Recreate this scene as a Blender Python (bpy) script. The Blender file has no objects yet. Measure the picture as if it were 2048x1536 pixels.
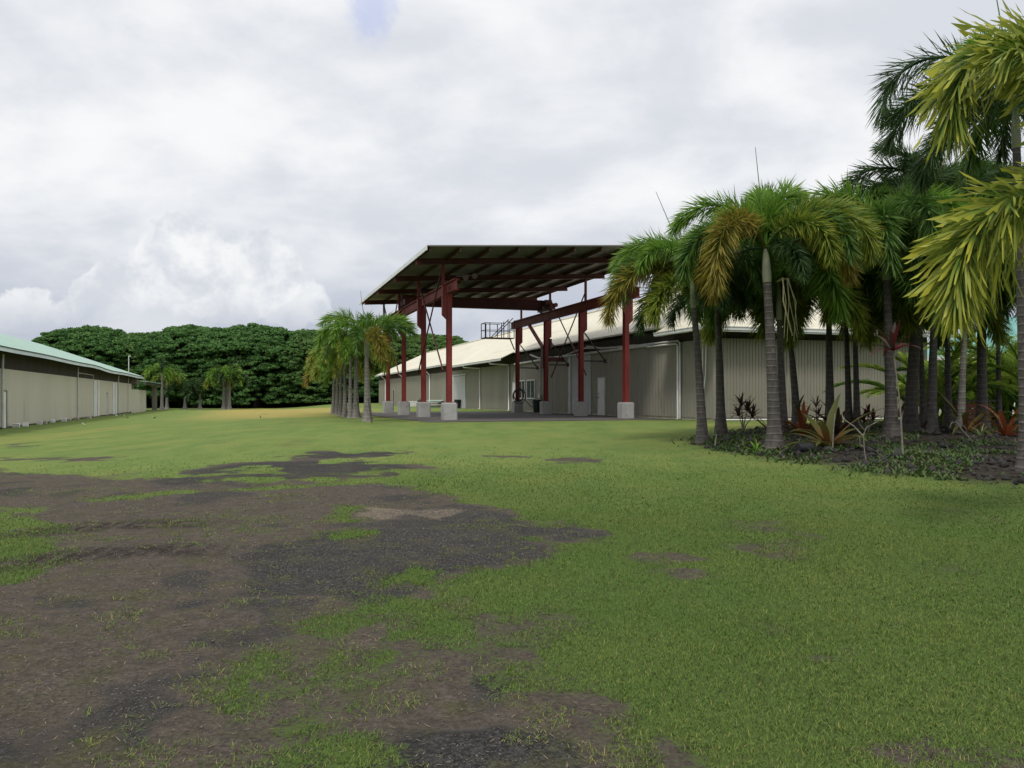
import bpy, bmesh, math, random
import numpy as np
from mathutils import Vector
R = math.radians
random.seed(7); rng = np.random.default_rng(11)
S = bpy.context.scene; COL = S.collection
TH = R(17.9); sn, cs = math.sin(TH), math.cos(TH)
F, HX, HY, ZC = 1650.0, 1024.0, 795.0, 1.6          # photo focal length (px), horizon, eye height

def W(v, u): return (v*cs-u*sn, u*cs+v*sn)          # building axes (across, along) -> world
def UV(x, y): return (x*cs+y*sn, -x*sn+y*cs)
def at(px, py, Y): return Vector(((px-HX)/F*Y, Y, ZC+(HY-py)/F*Y))
def ualong(px, v): return v*(F/cs/cs/(px-HX+F*sn/cs)-sn/cs)   # where a sight line meets a wall plane

# ------------------------------------------------------------------ noise, ground height
_T = np.random.default_rng(3).random((256, 256))
def vn(x, y):
    x = np.asarray(x, float); y = np.asarray(y, float)
    xi = np.floor(x).astype(int); yi = np.floor(y).astype(int); fx = x-xi; fy = y-yi
    fx = fx*fx*(3-2*fx); fy = fy*fy*(3-2*fy)
    a = _T[xi & 255, yi & 255]; b = _T[(xi+1) & 255, yi & 255]; c = _T[xi & 255, (yi+1) & 255]; d = _T[(xi+1) & 255, (yi+1) & 255]
    return (a*(1-fx)+b*fx)*(1-fy)+(c*(1-fx)+d*fx)*fy
def fbm(x, y, o=4):
    s = 0; a = .5; x = np.asarray(x, float); y = np.asarray(y, float)
    for k in range(o): s = s+a*vn(x*2**k+17.3*k, y*2**k+5.1*k); a *= .5
    return s/(1-.5**o)
def sm(a, b, x):
    t = np.clip((np.asarray(x, float)-a)/(b-a), 0, 1); return t*t*(3-2*t)
def polysd(P, x, y):
    """signed distance to polygon, negative inside"""
    P = np.array(P, float); n = len(P); d = np.full(np.shape(x), 1e9); ins = np.zeros(np.shape(x), bool)
    for i in range(n):
        ax, ay = P[i]; bx, by = P[(i+1) % n]
        ex, ey = bx-ax, by-ay; t = np.clip(((x-ax)*ex+(y-ay)*ey)/(ex*ex+ey*ey+1e-12), 0, 1)
        d = np.minimum(d, np.hypot(x-ax-t*ex, y-ay-t*ey))
        c = ((ay > y) != (by > y)) & (x < ex*(y-ay)/(ey+1e-12)+ax); ins ^= c
    return np.where(ins, -d, d)
def G0(x, y):
    x = np.asarray(x, float); y = np.asarray(y, float)
    v, u = x*cs+y*sn, -x*sn+y*cs
    v0 = -3+15*sm(58, 115, u)
    lat = sm(v0-8, v0+6, v)
    up = .62*sm(3, 35, y)
    lo = -.1*sm(12, 45, y)-.14*sm(60, 125, u)
    return lo*(1-lat)+up*lat
def hit0(px, py, g=G0):
    lo, hi = 1.5, 400.
    f = lambda Y: ZC+(HY-py)/F*Y-float(g((px-HX)/F*Y, Y))
    Y = lo
    while Y < hi:
        if f(Y) <= 0: break
        Y *= 1.01
    a, b = Y/1.01, Y
    for _ in range(30):
        m = (a+b)/2
        if f(m) > 0: a = m
        else: b = m
    return ((px-HX)/F*b, b)
BED = [hit0(*p) for p in [(1385, 886), (1402, 896), (1500, 908), (1600, 922), (1700, 938), (1850, 953), (2048, 972), (2500, 1000), (2500, 850), (2048, 846), (1900, 848), (1700, 853), (1560, 858), (1450, 868), (1395, 878)]]
def G(x, y):
    sd = polysd(BED, np.asarray(x, float), np.asarray(y, float))
    return G0(x, y)+.2*sm(0, 1.6, -sd)
def hit(px, py): return hit0(px, py, G)
PADP = [W(7.0, 32.6), W(18.3, 32.9), W(18.3, 54.2), W(6.6, 54.2), W(6.7, 40)]

def pxpoly(L): return [hit0(*p) for p in L]
DIRT = pxpoly([(0, 938), (200, 946), (330, 958), (600, 960), (820, 968), (935, 993), (1040, 1040), (1165, 1072), (1040, 1108), (900, 1135), (830, 1180), (930, 1235), (1080, 1300), (1220, 1425), (1340, 1560), (1600, 2400), (-900, 2400), (-900, 1000)])
BANDS = [(pxpoly([(300, 962), (390, 940), (480, 928), (620, 922), (760, 922), (830, 938), (810, 950), (640, 955), (480, 962), (330, 972)]), .95),
         (pxpoly([(500, 914), (620, 905), (770, 904), (850, 906), (770, 913), (640, 917)]), .9),
         (pxpoly([(1065, 922), (1110, 914), (1175, 914), (1165, 921), (1090, 926)]), .9), (pxpoly([(985, 911), (1040, 909), (1050, 914), (1000, 916)]), .7),
         (pxpoly([(0, 915), (100, 913), (140, 917), (60, 921), (0, 921)]), .55), (pxpoly([(160, 915), (240, 913), (260, 918), (180, 920)]), .75),
         (pxpoly([(1235, 1130), (1290, 1112), (1350, 1122), (1330, 1142), (1250, 1148)]), .55), (pxpoly([(1900, 1530), (1990, 1480), (2100, 1470), (2100, 1600), (1900, 1600)]), .6),
         (pxpoly([(1530, 1260), (1570, 1245), (1610, 1255), (1570, 1275)]), .35), (pxpoly([(0, 890), (40, 886), (60, 892), (20, 900), (0, 902)]), .5)]
TUFTS = [(pxpoly([(170, 992), (330, 980), (500, 972), (700, 962), (860, 952), (860, 962), (660, 972), (480, 984), (300, 996), (190, 1000)]), .85),
         (pxpoly([(260, 1050), (330, 1025), (480, 1010), (620, 1025), (600, 1060), (460, 1078), (330, 1085)]), .42),
         (pxpoly([(640, 1050), (660, 1005), (740, 1010), (760, 1060), (700, 1068)]), .8),
         (pxpoly([(-200, 1180), (-100, 1010), (60, 1010), (130, 1050), (100, 1110), (30, 1165)]), .75),
         (pxpoly([(-300, 1262), (0, 1205), (55, 1212), (60, 1235), (0, 1265)]), .4),
         (pxpoly([(800, 1160), (830, 1140), (890, 1135), (870, 1165)]), .85),
         (pxpoly([(430, 1300), (470, 1240), (540, 1250), (560, 1310), (520, 1350), (440, 1340)]), .62),
         (pxpoly([(220, 1440), (260, 1330), (420, 1260), (620, 1190), (850, 1190), (1000, 1310), (1060, 1400), (980, 1420), (820, 1350), (700, 1390), (680, 1500), (520, 1560), (330, 1460)]), .52),
         (pxpoly([(250, 1430), (330, 1415), (335, 1445), (270, 1460)]), .85),
         (pxpoly([(670, 1500), (720, 1500), (740, 1530), (690, 1530)]), .8),
         (pxpoly([(760, 1190), (900, 1190), (1060, 1280), (1230, 1410), (1380, 1560), (1220, 1560), (1080, 1440), (960, 1390), (850, 1300)]), .62)]
DARK = pxpoly([(560, 1120), (760, 1050), (900, 1005), (1000, 1040), (1150, 1075), (1000, 1110), (850, 1150), (600, 1200), (420, 1200)])
DARK2 = pxpoly([(700, 1536), (900, 1480), (1000, 1440), (1200, 1540), (1250, 1700), (600, 1700)])
RUT = pxpoly([(90, 1125), (160, 1080), (240, 1040), (290, 1060), (330, 1100), (240, 1125), (120, 1150)])
STRAW = [pxpoly([(735, 1045), (750, 1015), (805, 1015), (805, 1045), (770, 1052)]), pxpoly([(830, 1030), (900, 1020), (920, 1045), (850, 1050)])]
DRY = pxpoly([(455, 822), (520, 817.5), (640, 816), (660, 822), (560, 833), (480, 830)])
RC = hit0(200, 1185); RUTS = [(RC, 1.75, .55), (RC, 3.5, .5)]
def ruta(x, y): return sm(-.9, .2, -(polysd(RUTP, x, y)))
RUTP = pxpoly([(-60, 1160), (20, 1090), (90, 1020), (200, 990), (330, 1010), (380, 1080), (350, 1135), (200, 1150), (60, 1175)])
def cover(x, y):
    """grass cover 0..1, plus dark-gravel and dry-grass factors, all functions of the place on the ground"""
    x = np.asarray(x, float); y = np.asarray(y, float); r = np.hypot(x, y)
    n1 = fbm(x*1.1+9, y*1.1, 5)-.5; n2 = fbm(x*4+3, y*4+7, 3)-.5; n3 = fbm(x*.25+40, y*.25+3, 4)
    wob = n1*1.5+n2*.35
    c = np.ones_like(x)*(.95+.16*n3)-.30*sm(.60, .80, fbm(x*.7+33, y*.7+8, 4))*(r < 30)
    inside = sm(-.55, .55, -(polysd(DIRT, x, y)+wob*1.15))
    c = c*(1-inside)+(.13+.40*sm(.45, .72, fbm(x*.9+70, y*.9, 4)))*inside
    for P, k in BANDS:
        a = sm(-.35, .35, -(polysd(P, x, y)+wob*1.3+.55*(fbm(x*1.8+5, y*3.2, 4)-.5)*2+.1)); c = c*(1-a*k*(1-.7*sm(.52, .68, fbm(x*.8+12, y*1.7+4, 4))))
    for P, k in TUFTS:
        a = sm(-.5, .5, -(polysd(P, x, y)+wob)); c = np.maximum(c, np.minimum(1, a*k*1.5)*(.6+.8*(n2+.5)))
    dark = np.maximum(sm(-.6, .4, -(polysd(DARK, x, y)+n1*2)), sm(-.3, .3, -(polysd(DARK2, x, y)+n1*1.2)))
    dark = np.maximum(dark, sm(-.1, .5, -(polysd(DIRT, x, y)-.3))*0+sm(.55, .75, n1+.5)*.6)
    for P, _ in BANDS[:2]: dark = np.maximum(dark, sm(-.5, .5, -polysd(P, x, y)))
    straw = np.zeros_like(x)
    for P in STRAW: straw = np.maximum(straw, sm(-.2, .2, -(polysd(P, x, y)+wob*.8)))
    straw = np.maximum(straw, .45*sm(.56, .78, fbm(x*3.3, y*1.6+50, 5))*inside)
    dry = np.maximum(sm(-8, 3, -polysd(DRY, x, y)), sm(.52, .72, fbm(x*.11+2, y*.07, 4))*.4)
    c = c*(1-.85*straw*inside)
    return np.clip(c, 0, 1), dark, dry, straw, inside
def Gf(x, y, inside=None):
    """finished ground: slope + small unevenness and wheel ruts"""
    z = G(x, y)
    r = np.hypot(x, y); near = 1-sm(25, 60, r)
    z = z+near*(.05*(fbm(x*.6, y*.6, 3)-.5)+.02*(fbm(x*3, y*3, 3)-.5))
    z = np.where(polysd(PADP, x, y) < .6, np.minimum(z, .60), z)
    return z

# ------------------------------------------------------------------ mesh helpers
def npmesh(name, V, quads=None, tris=None, attrs=None, smooth=False):
    me = bpy.data.meshes.new(name); V = np.asarray(V, np.float32)
    q = np.zeros((0, 4), int) if quads is None else np.asarray(quads, int)
    t = np.zeros((0, 3), int) if tris is None else np.asarray(tris, int)
    me.vertices.add(len(V)); me.vertices.foreach_set('co', V.ravel())
    lp = np.concatenate([q.ravel(), t.ravel()]).astype(np.int32)
    st = np.concatenate([np.arange(len(q))*4, len(q)*4+np.arange(len(t))*3]).astype(np.int32)
    me.loops.add(len(lp)); me.loops.foreach_set('vertex_index', lp)
    me.polygons.add(len(st)); me.polygons.foreach_set('loop_start', st)
    if smooth: me.polygons.foreach_set('use_smooth', np.ones(len(st), bool))
    for k, a in (attrs or {}).items():
        at_ = me.attributes.new(k, 'FLOAT', 'POINT'); at_.data.foreach_set('value', np.asarray(a, np.float32))
    me.update(calc_edges=True); me.validate(); return me

class MB:
    """collects simple solids in (across, along, up) coordinates relative to an origin"""
    def __init__(s, o=(0, 0, 0)): s.o = o; s.v = []; s.f = []; s.smooth = []
    def add(s, vs, fs, smooth=False):
        n = len(s.v); s.v += [tuple(a-b for a, b in zip(p, s.o)) for p in vs]
        s.f += [tuple(i+n for i in f) for f in fs]; s.smooth += [smooth]*len(fs)
    def box(s, x0, x1, y0, y1, z0, z1):
        s.add([(x0, y0, z0), (x1, y0, z0), (x1, y1, z0), (x0, y1, z0), (x0, y0, z1), (x1, y0, z1), (x1, y1, z1), (x0, y1, z1)],
              [(0, 3, 2, 1), (4, 5, 6, 7), (0, 1, 5, 4), (1, 2, 6, 5), (2, 3, 7, 6), (3, 0, 4, 7)])
    def bar(s, p, q, w, h, up=(0, 0, 1)):
        p = Vector(p); q = Vector(q); d = (q-p).normalized(); up = Vector(up)
        a = d.cross(up)
        if a.length < 1e-4: a = d.cross(Vector((1, 0, 0)))
        a.normalize(); b = a.cross(d).normalized(); a *= w/2; b *= h/2
        s.add([tuple(k) for k in (p-a-b, p+a-b, p+a+b, p-a+b, q-a-b, q+a-b, q+a+b, q-a+b)],
              [(0, 3, 2, 1), (4, 5, 6, 7), (0, 1, 5, 4), (1, 2, 6, 5), (2, 3, 7, 6), (3, 0, 4, 7)])
    def ibeam(s, p, q, w, h, t=.025, up=(0, 0, 1)):
        p = Vector(p); q = Vector(q); d = (q-p).normalized(); up_ = Vector(up); a = d.cross(up_).normalized(); b = a.cross(d).normalized()
        s.bar(p, q, t, h-2*t-.004, up)
        for k in (-1, 1): s.bar(p+b*k*(h-t)/2, q+b*k*(h-t)/2, w, t, up)
    def tube(s, pts, r, n=8, cap=True):
        pts = [Vector(p) for p in pts]; rr = r if isinstance(r, (list, tuple)) else [r]*len(pts); vs = []; fs = []
        prev = None
        for i, p in enumerate(pts):
            d = (pts[min(i+1, len(pts)-1)]-pts[max(i-1, 0)]).normalized()
            a = prev if prev is not None else (Vector((0, 0, 1)) if abs(d.z) < .9 else Vector((1, 0, 0)))
            a = (a-d*a.dot(d)).normalized(); prev = a; b = d.cross(a)
            for k in range(n):
                t = 2*math.pi*k/n; vs.append(tuple(p+(a*math.cos(t)+b*math.sin(t))*rr[i]))
        for i in range(len(pts)-1):
            for k in range(n): fs.append((i*n+k, i*n+(k+1) % n, (i+1)*n+(k+1) % n, (i+1)*n+k))
        s.add(vs, fs, True)
        if cap:
            s.add(vs[:n], [tuple(range(n))[::-1]]); s.add(vs[-n:], [tuple(range(n))])
    def prism(s, pts, d):
        n = len(pts); q = [tuple(a+b for a, b in zip(p, d)) for p in pts]
        s.add(list(pts)+q, [tuple(range(n))[::-1], tuple(range(n, 2*n))]+[(i, (i+1) % n, n+(i+1) % n, n+i) for i in range(n)])
    def mesh(s, name):
        me = bpy.data.meshes.new(name); me.from_pydata(s.v, [], s.f); me.update()
        me.polygons.foreach_set('use_smooth', s.smooth)
        bm = bmesh.new(); bm.from_mesh(me); bmesh.ops.recalc_face_normals(bm, faces=bm.faces); bm.to_mesh(me); bm.free(); return me
    def build(s, name, mat, parent=None): return obj(name, s.mesh(name), mat, parent)

def obj(name, me, mat, parent=None, loc=(0, 0, 0), rz=0, sc=1):
    o = bpy.data.objects.new(name, me); COL.objects.link(o)
    if mat is not None:
        if len(me.materials) == 0: me.materials.append(mat)
        elif me.materials[0] is not mat:
            o.material_slots[0].link = 'OBJECT'; o.material_slots[0].material = mat
    o.location = loc; o.rotation_euler = (0, 0, rz); o.scale = (sc, sc, sc)
    if parent: o.parent = parent
    return o
def tag(o, label, cat, group=None, kind=None):
    if label: o['label'] = label
    if cat: o['category'] = cat
    if group: o['group'] = group
    if kind: o['kind'] = kind
    return o
def thing(name, label, cat, loc, rz=0, group=None):
    o = bpy.data.objects.new(name, None); COL.objects.link(o); o.location = loc; o.rotation_euler = (0, 0, rz)
    o.empty_display_size = .2
    return tag(o, label, cat, group)
def bthing(name, label, cat, v, u, z, group=None):
    """a thing squared to the building axes; returns it and the origin for its MB parts"""
    x, y = W(v, u); return thing(name, label, cat, (x, y, z), TH, group), (v, u, z)

# ------------------------------------------------------------------ materials
def newmat(name):
    m = bpy.data.materials.new(name); m.use_nodes = True; nt = m.node_tree; nt.nodes.clear()
    o = nt.nodes.new('ShaderNodeOutputMaterial'); b = nt.nodes.new('ShaderNodeBsdfPrincipled'); nt.links.new(b.outputs[0], o.inputs[0])
    return m, nt, b, o
def nd(nt, t, **k):
    n = nt.nodes.new(t)
    for a, v in k.items(): setattr(n, a, v)
    return n
def lk(nt, a, b): nt.links.new(a, b)
def mixc(nt, fac, a, b, mode='MIX'):
    m = nd(nt, 'ShaderNodeMix', data_type='RGBA', blend_type=mode)
    for k, x in ((0, fac), (6, a), (7, b)):
        if isinstance(x, bpy.types.NodeSocket): lk(nt, x, m.inputs[k])
        elif isinstance(x, (int, float)): m.inputs[k].default_value = x
        else: m.inputs[k].default_value = (*x, 1)
    return m.outputs[2]
def mth(nt, op, a, b=None, c=None, clamp=False):
    m = nd(nt, 'ShaderNodeMath', operation=op); m.use_clamp = clamp
    for k, x in enumerate((a, b, c)):
        if x is None: continue
        if isinstance(x, bpy.types.NodeSocket): lk(nt, x, m.inputs[k])
        else: m.inputs[k].default_value = x
    return m.outputs[0]
def ramp(nt, x, a, b, lo=0., hi=1.):
    m = nd(nt, 'ShaderNodeMapRange', interpolation_type='SMOOTHSTEP'); lk(nt, x, m.inputs[0])
    m.inputs[1].default_value = a; m.inputs[2].default_value = b; m.inputs[3].default_value = lo; m.inputs[4].default_value = hi; return m.outputs[0]
def noise(nt, vec, scale, detail=5, rough=.55, dist=0):
    n = nd(nt, 'ShaderNodeTexNoise'); n.inputs['Scale'].default_value = scale; n.inputs['Detail'].default_value = detail
    n.inputs['Roughness'].default_value = rough; n.inputs['Distortion'].default_value = dist
    if vec is not None: lk(nt, vec, n.inputs['Vector'])
    return n.outputs['Fac']
def mapped(nt, src, sc):
    m = nd(nt, 'ShaderNodeMapping'); m.inputs['Scale'].default_value = sc; lk(nt, src, m.inputs['Vector']); return m.outputs[0]
def attr(nt, n): return nd(nt, 'ShaderNodeAttribute', attribute_name=n).outputs['Fac']
def pm(name, c1, c2, scale=2., rough=.7, bump=0., bscale=20., stretch=(1, 1, 1), spec=.3, lo=.35, hi=.65, c3=None, s3=9., metal=0):
    m, nt, b, o = newmat(name); tc = nd(nt, 'ShaderNodeTexCoord').outputs['Object']
    v = mapped(nt, tc, stretch); n = noise(nt, v, scale, 6, .6)
    c = mixc(nt, ramp(nt, n, lo, hi), c1, c2)
    if c3: c = mixc(nt, ramp(nt, noise(nt, v, s3, 5, .65), .58, .72), c, c3)
    lk(nt, c, b.inputs['Base Color']); b.inputs['Roughness'].default_value = rough; b.inputs['Specular IOR Level'].default_value = spec
    b.inputs['Metallic'].default_value = metal
    if bump:
        bn = nd(nt, 'ShaderNodeBump'); bn.inputs['Strength'].default_value = bump; bn.inputs['Distance'].default_value = .02
        lk(nt, noise(nt, tc, bscale, 5, .6), bn.inputs['Height']); lk(nt, bn.outputs[0], b.inputs['Normal'])
    return m
def ribbed(name, c1, c2, axis, period, rough=.5, stain=None, strength=.6):
    """metal sheet with ribs across one axis"""
    m, nt, b, o = newmat(name); tc = nd(nt, 'ShaderNodeTexCoord').outputs['Object']
    sp = nd(nt, 'ShaderNodeSeparateXYZ'); lk(nt, tc, sp.inputs[0])
    st = (1, 1, .15) if axis != 2 else (.15, .15, 1)
    c = mixc(nt, ramp(nt, noise(nt, mapped(nt, tc, st), .7, 7, .65), .35, .7), c1, c2)
    if stain: c = mixc(nt, mth(nt, 'MULTIPLY', ramp(nt, noise(nt, mapped(nt, tc, (.9, .12, .9)), 1.1, 6, .62), .52, .8), .75), c, stain)
    lk(nt, c, b.inputs['Base Color']); b.inputs['Roughness'].default_value = rough
    s = mth(nt, 'SINE', mth(nt, 'MULTIPLY', sp.outputs[axis], 2*math.pi/period)); s = mth(nt, 'POWER', mth(nt, 'ABSOLUTE', s), 4)
    bn = nd(nt, 'ShaderNodeBump'); bn.inputs['Strength'].default_value = strength; bn.inputs['Distance'].default_value = .03
    lk(nt, s, bn.inputs['Height']); lk(nt, bn.outputs[0], b.inputs['Normal']); return m
def leafmat(name, base, tip, var, t0=.25, t1=.95, trans=.35, rough=.5, spec=.22):
    m, nt, b, o = newmat(name)
    c = mixc(nt, ramp(nt, attr(nt, 'tip'), t0, t1), base, tip)
    c = mixc(nt, ramp(nt, attr(nt, 'rnd'), .3, 1.), c, var)
    lk(nt, c, b.inputs['Base Color']); b.inputs['Roughness'].default_value = rough; b.inputs['Specular IOR Level'].default_value = spec
    t = nd(nt, 'ShaderNodeBsdfTranslucent'); lk(nt, c, t.inputs[0])
    mx = nd(nt, 'ShaderNodeMixShader'); mx.inputs[0].default_value = trans
    lk(nt, b.outputs[0], mx.inputs[1]); lk(nt, t.outputs[0], mx.inputs[2]); lk(nt, mx.outputs[0], o.inputs[0]); return m

M = {}
M['steel'] = pm('red_painted_steel', (.195, .028, .024), (.125, .019, .018), 1.6, .65, .15, 30, (1, 1, .35), c3=(.10, .04, .025), s3=5)
M['steel_dark'] = pm('weathered_red_steel', (.095, .024, .023), (.065, .02, .02), 1.5, .6, .15, 30)
M['purlin'] = pm('brown_purlin_steel', (.07, .03, .028), (.05, .025, .025), 2, .6)
M['iron'] = pm('dark_iron', (.035, .025, .025), (.06, .04, .035), 4, .6)
M['conc'] = pm('pier_concrete', (.36, .36, .34), (.29, .29, .28), 1.6, .85, .35, 25, c3=(.22, .22, .21), s3=3)
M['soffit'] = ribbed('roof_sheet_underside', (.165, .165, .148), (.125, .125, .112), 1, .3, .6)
M['fascia'] = pm('pale_fascia_metal', (.62, .63, .62), (.52, .53, .52), .8, .45)
M['roof'] = ribbed('cream_roof_sheet', (.49, .46, .35), (.42, .395, .30), 1, .25, .55, (.30, .24, .16), .35)
M['wall'] = pm('beige_wall_sheet', (.235, .222, .18), (.205, .194, .158), .5, .6, 0, 1, (1, 1, .25), c3=(.165, .15, .115), s3=2.2)
M['wall_left'] = pm('tan_wall_sheet', (.48, .457, .372), (.44, .418, .34), .35, .6, 0, 1, (1, 1, .2), c3=(.38, .342, .255), s3=1.8)
M['gap_and_door'] = pm('eave_shade_and_dark_door', (.03, .026, .022), (.05, .042, .034), 2, .9)  # shade of the eave gap put in as colour; also the dark door
M['screen'] = pm('brown_shade_screen', (.03, .023, .02), (.045, .034, .028), 1.2, .9, .3, 12, (1, 1, .3))
M['green_roof'] = ribbed('green_roof_sheet', (.185, .29, .23), (.215, .325, .262), 1, .25, .5, (.12, .23, .17), .3)
M['ice'] = pm('pale_blue_fascia', (.60, .68, .72), (.52, .60, .64), .6, .5)
M['white'] = pm('white_paint', (.66, .66, .64), (.56, .56, .54), 1.2, .5)
M['pvc'] = pm('grey_white_pvc', (.52, .52, .49), (.42, .42, .40), 2, .45)
M['roller'] = ribbed('roller_door_slats', (.46, .47, .47), (.40, .41, .41), 2, .16, .5, None, .9)
M['glass'] = pm('window_glass', (.05, .06, .06), (.10, .11, .11), 1.5, .08, spec=.7)
M['foot'] = pm('footing_concrete', (.38, .35, .29), (.27, .24, .19), 3, .9, .4, 15)
M['asphalt'] = pm('pad_asphalt', (.085, .075, .07), (.06, .055, .053), 1.2, .8, .4, 60, c3=(.11, .095, .085), s3=.6)
M['black'] = pm('black_plastic', (.012, .013, .014), (.02, .02, .022), 4, .4)
M['dkgreen'] = pm('dark_green_plastic', (.012, .03, .024), (.018, .04, .03), 4, .45)
M['mint'] = pm('mint_sheeting', (.45, .62, .56), (.56, .68, .63), 3, .5)
M['feather'] = pm('white_feathers', (.8, .8, .77), (.7, .7, .66), 8, .8)
M['darkfeather'] = pm('dark_feathers', (.03, .022, .018), (.05, .04, .03), 8, .7)
M['beak'] = pm('yellow_beak', (.5, .35, .05), (.45, .3, .05), 8, .5)
M['teal'] = ribbed('teal_roof_sheet', (.08, .25, .22), (.10, .28, .25), 0, .3, .5)
M['board'] = pm('red_brown_boards', (.14, .05, .03), (.10, .04, .028), 3, .7, .3, 20, (1, 1, 5))
M['cane'] = pm('pale_bark', (.22, .20, .17), (.14, .125, .105), 9, .85, .4, 30)
M['bark'] = pm('monkeypod_bark', (.10, .085, .07), (.06, .05, .042), 2, .95, .6, 6)
M['rock'] = pm('dark_lava_rock', (.018, .017, .017), (.04, .037, .035), 3, .95, .7, 12)
M['pebble'] = pm('gravel_stones', (.04, .037, .035), (.105, .094, .083), 40, .85)
def trunkmat(name, c1, c2, c3):
    m, nt, b, o = newmat(name); tc = nd(nt, 'ShaderNodeTexCoord').outputs['Object']
    sp = nd(nt, 'ShaderNodeSeparateXYZ'); lk(nt, tc, sp.inputs[0])
    z = mth(nt, 'ADD', sp.outputs[2], mth(nt, 'MULTIPLY', noise(nt, tc, 2.2, 3), .10))
    s = mth(nt, 'POWER', mth(nt, 'ABSOLUTE', mth(nt, 'SINE', mth(nt, 'MULTIPLY', z, 20.))), 14)
    c = mixc(nt, ramp(nt, noise(nt, mapped(nt, tc, (3, 3, 1.2)), 3, 6, .65), .35, .7), c1, c2)
    c = mixc(nt, ramp(nt, noise(nt, tc, 7, 5, .7), .6, .72), c, c3)
    c = mixc(nt, mth(nt, 'MULTIPLY', s, .3), c, c3)
    lk(nt, c, b.inputs['Base Color']); b.inputs['Roughness'].default_value = .85
    bn = nd(nt, 'ShaderNodeBump'); bn.inputs['Strength'].default_value = .5; bn.inputs['Distance'].default_value = .02
    lk(nt, mth(nt, 'ADD', s, noise(nt, mapped(nt, tc, (1, 1, .3)), 18, 4)), bn.inputs['Height']); lk(nt, bn.outputs[0], b.inputs['Normal']); return m
M['trunk'] = trunkmat('ringed_palm_trunk', (.17, .158, .14), (.10, .092, .08), (.27, .26, .235))
M['trunk_shaded'] = trunkmat('shaded_ringed_palm_trunk', (.072, .063, .057), (.036, .031, .028), (.135, .126, .116))  # bed palms: trunk colour darkened for the shade they stand in
M['shaft'] = pm('green_grey_crownshaft', (.14, .17, .10), (.20, .21, .15), 2.5, .5, 0, 1, (2, 2, .4))
M['lf_green'] = leafmat('palm_leaf_green', (.042, .108, .018), (.13, .21, .034), (.07, .135, .024))
M['lf_dark'] = leafmat('palm_leaf_deep_green', (.028, .068, .02), (.07, .115, .034), (.045, .08, .024))
M['lf_yellow'] = leafmat('palm_leaf_yellow_green', (.085, .15, .018), (.34, .34, .04), (.22, .26, .035), .3, 1.)
M['lf_lime'] = leafmat('palm_leaf_lime', (.095, .165, .026), (.42, .41, .05), (.24, .27, .045), .28, 1., .4)
M['lf_gold'] = leafmat('palm_leaf_gold', (.12, .13, .02), (.38, .28, .04), (.22, .17, .03), .3, 1.)
M['lf_bright'] = leafmat('palm_leaf_fresh', (.08, .18, .02), (.21, .33, .045), (.13, .24, .03))
M['areca'] = leafmat('areca_leaf', (.19, .30, .035), (.42, .48, .06), (.28, .40, .045), .2, .9, .45)
M['brom'] = leafmat('bromeliad_leaf', (.17, .042, .016), (.12, .06, .02), (.21, .06, .02), .1, .9, .3)
M['brom_olive'] = leafmat('olive_bromeliad_leaf', (.15, .055, .018), (.085, .085, .026), (.075, .08, .024), .1, .6, .3)
M['ti'] = leafmat('ti_leaf', (.10, .025, .025), (.055, .05, .025), (.035, .04, .02), .1, .9, .3)
M['ti_red'] = leafmat('red_ti_leaf', (.15, .014, .02), (.08, .014, .018), (.05, .03, .02), .1, .9, .3)
M['ti_green'] = leafmat('green_ti_leaf', (.05, .08, .03), (.06, .10, .035), (.04, .06, .025), .1, .9, .3)
M['spider'] = leafmat('striped_leaf', (.16, .20, .08), (.30, .33, .16), (.2, .25, .1), .1, .9, .3)
M['monkey'] = leafmat('monkeypod_leaf', (.036, .094, .026), (.08, .168, .048), (.105, .19, .05), .0, 1., .3, .8, .12)
M['monkey_pale'] = leafmat('monkeypod_pale_leaf', (.042, .098, .026), (.095, .175, .048), (.125, .20, .055), .0, 1., .3, .8, .12)
M['cover'] = leafmat('creeper_leaf', (.025, .06, .014), (.07, .14, .028), (.10, .105, .045), .1, .9, .3)

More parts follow.
